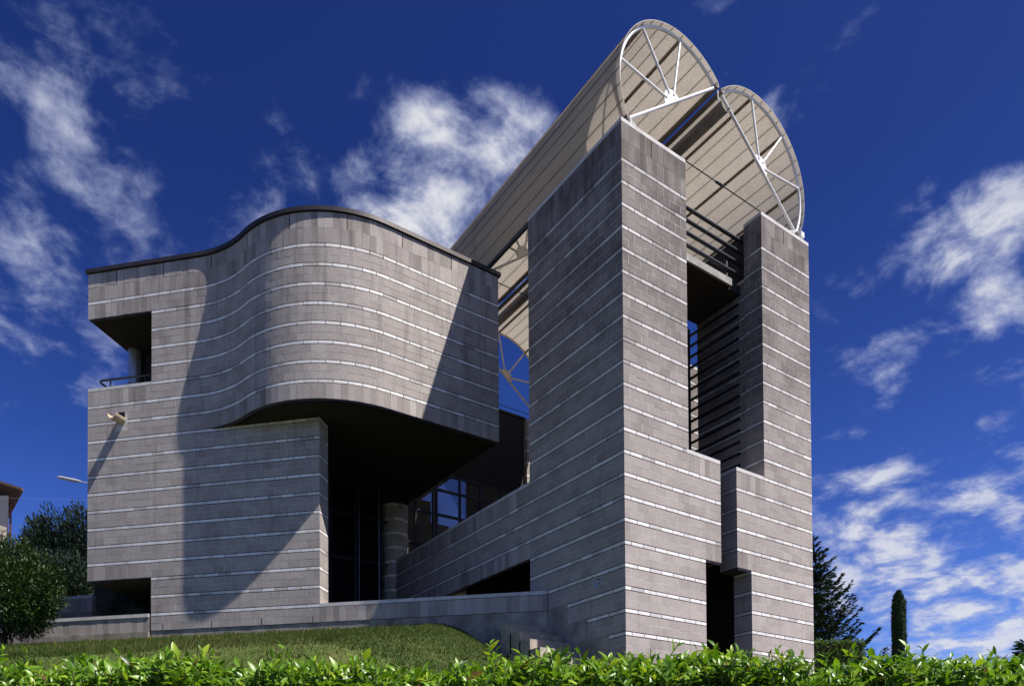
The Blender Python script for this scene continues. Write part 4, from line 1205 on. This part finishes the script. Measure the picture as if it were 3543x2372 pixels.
SLIM = leaf_template(2, .14, .25, .1); OVAL = leaf_template(2, .46, .2, .25); SPRAY = leaf_template(2, .40, .1, .0); FEATH = leaf_template(2, .30, .12, .0)
bush('oleander_shrub', 'tall dark narrow-leaved shrub at the far left edge beside the lawn', 'shrub', (-11.2, 11.15, 1.0),
     [((0, 0, .6), (.8, .8, .7)), ((0, 0, 1.35), (.95, .95, 1.2)), ((-.5, .3, 1.9), (.8, .8, .95)), ((.35, -.2, 1.0), (.75, .75, .9))], 19000, (.11, .2), SLIM, MAT['shrubdark'], 12, .9)
bush('camellia_shrub', 'rounded glossy-leaved shrub in front of the low garden wall', 'shrub', (-10.72, 10.1, 1.0),
     [((0, 0, .45), (.55, .55, .5)), ((0, 0, 1.0), (.60, .60, .85)), ((.22, .1, 1.6), (.36, .36, .6)), ((-.3, -.1, .6), (.55, .55, .55)), ((.42, -.28, .95), (.40, .40, .5)), ((-.12, .2, 1.95), (.2, .2, .5)), ((.55, -.3, 1.45), (.22, .22, .3)), ((-.45, .1, 1.5), (.3, .3, .35))], 9500, (.06, .11), OVAL, MAT['shrubglossy'], 9, .5)
bush('laurel_bush', 'light green bush behind the far left shrubs', 'shrub', (-11.2, 14.5, 1.3), [((0, 0, 2.0), (.9, .9, 1.2)), ((.6, .2, 1.5), (.7, .7, 1.0))], 6000, (.09, .15), OVAL, MAT['shrubdark'], 6, .6)
bush('small_shrub', 'bright yellow-green shrub glimpsed under the lower left corner of the house', 'shrub', (*fpt(14.15, 3.3), 1.2), [((0, 0, 1.35), (.42, .42, .5))], 1400, (.05, .09), OVAL, MAT['shrubbright'], 4, .5)
bush('small_shrub', 'pale grey-green shrub beside the bright one under the house corner', 'shrub', (*fpt(14.75, 3.7), 1.2), [((0, 0, 1.7), (.5, .45, .4))], 1100, (.05, .09), SLIM, MAT['shrubgrey'], 4, .5)


def juniper(label, base, H, R, n):
    lobes = []
    for i in range(30):
        t_ = RNG.random(); a = RNG.uniform(0, 6.28); rr = R * (1 - .55 * t_) * RNG.uniform(.35, .8)
        lobes.append(((rr * math.cos(a), rr * math.sin(a), H * (.12 + .76 * t_)), (R * .52, R * .52, H * .19)))
    return bush('juniper_tree', label, 'tree', base, lobes, n, (.09, .22), FEATH, MAT['juniper'], 5, 1.0, 'dark junipers behind the left side', .09)


juniper('dark blue-green juniper just right of the neighbouring roof', (-9.95, 28.2, 2.2), 7.5, 1.15, 42000)
juniper('dark blue-green juniper touching the left edge of the house', (-8.55, 27.2, 2.2), 7.5, 1.25, 42000)
juniper('dense dark juniper low behind the left shrubs', (-9.6, 22.5, 1.8), 5.0, 1.9, 36000)
juniper('low dark juniper seen through the open lower left corner of the house', (-6.6, 18.6, 1.4), 3.4, 1.9, 22000)


def fir(name, label, base, H, R, whorls, per, tipup=.35, group=None):
    root = empty(name, base); tag(root, label, 'tree', group); B0 = np.array(base)
    mb = MB(); mb.tube([B0, B0 + [0, 0, H * .5], B0 + [0, 0, H]], .1, 8, rads=[.20, .11, .015]); mb.build('trunk', MAT['bark'], root, smooth=True)
    P, Dd, LL_ = [], [], []; br = MB()
    for i in range(whorls):
        t_ = (i + RNG.random() * .6) / whorls; z = H * (.04 + .94 * t_); L = R * (1 - t_) ** .85 * RNG.uniform(.75, 1.12) + .12
        m_ = per if t_ < .8 else max(4, per - 3)
        a0 = RNG.uniform(0, 6.28)
        for j in range(m_):
            a = a0 + j * 2 * math.pi / m_ + RNG.normal(0, .2); Lb = L * RNG.uniform(.7, 1.1); dh = np.array([math.cos(a), math.sin(a), 0]); perp = np.array([-dh[1], dh[0], 0])
            k = max(12, int(Lb * 105)); ts = RNG.random(k) ** .75
            zc_ = -.28 * Lb * ts + (.28 + tipup) * Lb * ts ** 2.2
            pos = B0 + np.array([0, 0, z]) + dh * (Lb * ts)[:, None]; pos[:, 2] += zc_
            lat = RNG.normal(0, 1, k) * .13 * Lb * (1.15 - ts); pos = pos + perp * lat[:, None]; pos[:, 2] += RNG.normal(0, .03, k) - np.abs(lat) * .25
            P.append(pos); Dd.append(dh * 1.0 + perp * np.sign(lat)[:, None] * .55 + RNG.normal(0, .22, (k, 3)) + np.array([0, 0, .25])); LL_.append(RNG.uniform(.12, .26, k) * (.7 + .3 * min(1, Lb)))
            br.tube([B0 + [0, 0, z], B0 + np.array([0, 0, z - .1 * Lb]) + dh * Lb * .5, B0 + np.array([0, 0, z + tipup * Lb * .8]) + dh * Lb * .95], .02, 4, rads=[.03, .018, .005], caps=False)
    P = np.concatenate(P); Dd = np.concatenate(Dd); LL_ = np.concatenate(LL_)
    scatter('crown', P, Dd, np.tile([0, 0, 1.0], (len(P), 1)) + RNG.normal(0, .4, (len(P), 3)), LL_, SPRAY, MAT['conifer'], root)
    br.build('branches', MAT['bark'], root, kind='stuff')
    return root


fir('fir_tree', 'dark fir tree beside the right edge of the tower', (24.7, 11.8, .2), 10.6, 4.3, 26, 9)
fir('fir_tree', 'smaller dark fir peeking over the hedge at the right edge', (14.9, -2.9, -.6), 3.0, 1.7, 14, 8, .25)


def cypress(label, base, H, R, n):
    root = empty('cypress_tree', base); tag(root, label, 'tree'); B0 = np.array(base)
    def rad(t_): return R * np.minimum(1, (1 - t_) * 9) ** .5 * (1.12 - .16 * t_)
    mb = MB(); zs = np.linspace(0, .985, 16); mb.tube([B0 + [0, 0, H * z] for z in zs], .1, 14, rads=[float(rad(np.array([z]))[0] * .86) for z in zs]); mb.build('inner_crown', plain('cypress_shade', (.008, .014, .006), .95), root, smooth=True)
    t_ = RNG.random(n); a = RNG.uniform(0, 6.28, n); rr = rad(t_) * RNG.uniform(.84, 1.04, n) * (1 + .05 * np.sin(a * 3 + t_ * 20))
    P = B0 + np.stack([rr * np.cos(a), rr * np.sin(a), H * t_], 1); Dd = np.stack([np.cos(a) * .25, np.sin(a) * .25, np.ones(n)], 1) + RNG.normal(0, .22, (n, 3))
    scatter('crown', P, Dd, np.stack([np.cos(a), np.sin(a), 0 * a], 1), RNG.uniform(.06, .15, n), SPRAY, MAT['conifer'], root)
    MB().tube([B0 - [0, 0, .6], B0 + [0, 0, .1]], .09, 8).build('trunk', MAT['bark'], root)
    return root


cypress('slim clipped dark cypress column standing alone right of the tower', (14.75, 1.85, -.2), 4.02, .215, 10000)
# clipped hedge behind the tower
ch = empty('clipped_hedge', (9.3, .7, -.5)); tag(ch, 'dark box-clipped hedge block just behind the right edge of the tower', 'hedge')
n = 5200; hd = np.array([.826, -.563]); hb = np.array([.563, .826])
aa = RNG.uniform(-2.2, .72, n); bb = RNG.uniform(0, .8, n); side = RNG.random(n) < .55
zz_ = np.where(side, RNG.uniform(-.5, 1.36, n), 1.36 + RNG.normal(0, .02, n)); bb = np.where(side, RNG.normal(0, .03, n), bb)
end = RNG.random(n) < .15; aa = np.where(end, .72 + RNG.normal(0, .02, n), aa); bb = np.where(end, RNG.uniform(0, .8, n), bb); zz_ = np.where(end, RNG.uniform(-.5, 1.36, n), zz_)
P = np.stack([9.3 + hd[0] * aa + hb[0] * bb, .7 + hd[1] * aa + hb[1] * bb, zz_], 1)
scatter('foliage', P, RNG.normal(0, .6, (n, 3)) + np.array([-.4, -.5, .7]), RNG.normal(0, .5, (n, 3)) + np.array([0, 0, 1.0]), RNG.uniform(.05, .09, n), OVAL, MAT['shrubbright'], ch, 'stuff')
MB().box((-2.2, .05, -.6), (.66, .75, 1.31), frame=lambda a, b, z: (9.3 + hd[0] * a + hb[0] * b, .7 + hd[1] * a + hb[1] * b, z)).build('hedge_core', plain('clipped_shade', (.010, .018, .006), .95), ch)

# ------------------------------------------------------------------ neighbour's house, lamp, wire
nh = empty('neighbour_house', (-13, 42, 3)); tag(nh, 'cream neighbouring house with brown eaves at the far left', 'house')
nr_ = np.array([.826, -.563]); nf_ = np.array([-.12, .993]); E0 = np.array([-11.12, 42.1])
nfr = lambda a, b, z: (E0[0] + nr_[0] * a + nf_[0] * b, E0[1] + nr_[1] * a + nf_[1] * b, z)
MB().box((-9, 0, 2), (-.05, 9, 14.9), frame=nfr).build('wall', MAT['cream_wall'], nh)
def roofpt(a, b): return nfr(a, b, 15.25 + .34 * -a + 0)
mb = MB(); 
vs_ = [nfr(.62, -.8, 14.98), nfr(-9, -.8, 18.2), nfr(-9, 9.5, 18.2), nfr(.62, 9.5, 14.98), nfr(.62, -.8, 15.12), nfr(-9, -.8, 18.36), nfr(-9, 9.5, 18.36), nfr(.62, 9.5, 15.12)]
rf = mb.add(vs_, BOXF).build('roof', MAT['roof_tile'], nh)
for i in range(7):
    MB().box((-.02 - .0, .1 + i * 1.2, 14.55), (.5, .22 + i * 1.2, 14.95), frame=nfr).build('rafter', MAT['wood'], rf)
MB().tube([nfr(.66, -.85, 15.0), nfr(.66, 9.5, 15.0)], .07, 8).build('gutter', MAT['wood'], nh, smooth=True)
MB().tube([nfr(.6, -.05, 14.95), nfr(.06, -.1, 14.2), nfr(.06, -.1, 3)], .06, 8).build('downpipe', MAT['wood'], nh, smooth=True)
sl_ = empty('street_lamp', (-4.2, 24.3, 1.5)); tag(sl_, 'slim grey street lamp head reaching out from behind the house', 'lamp')
h0 = np.array([-9.311, 27.723, 11.425]); h1 = np.array([-8.42, 27.12, 11.20]); h2 = np.array([-4.2, 24.3, 10.3])
MB().tube([h0, h0 + (h1 - h0) * .12, h0 + (h1 - h0) * .8, h1], .07, 10, rads=[.03, .075, .075, .045]).build('lamp_head', MAT['lampgrey'], sl_, smooth=True)
MB().tube([h1, (h1 + h2) / 2 + [0, 0, -.03], h2], .028, 8).build('arm', MAT['lampgrey'], sl_, smooth=True)
MB().tube([h2 + [0, 0, .05], (-4.2, 24.3, 1.5)], .06, 10).build('pole', MAT['lampgrey'], sl_, smooth=True)
ow = MB().tube([(-40, 45, 12.6), (-20, 36, 11.55), (-11.5, 31.6, 11.25), (-4, 27.5, 11.3)], .0035, 5).build('overhead_wire', MAT['lampgrey']); tag(ow, 'thin overhead wire crossing the sky at the far left', 'wire')
print('bricks', len(REC), 'objects', len(bpy.data.objects))
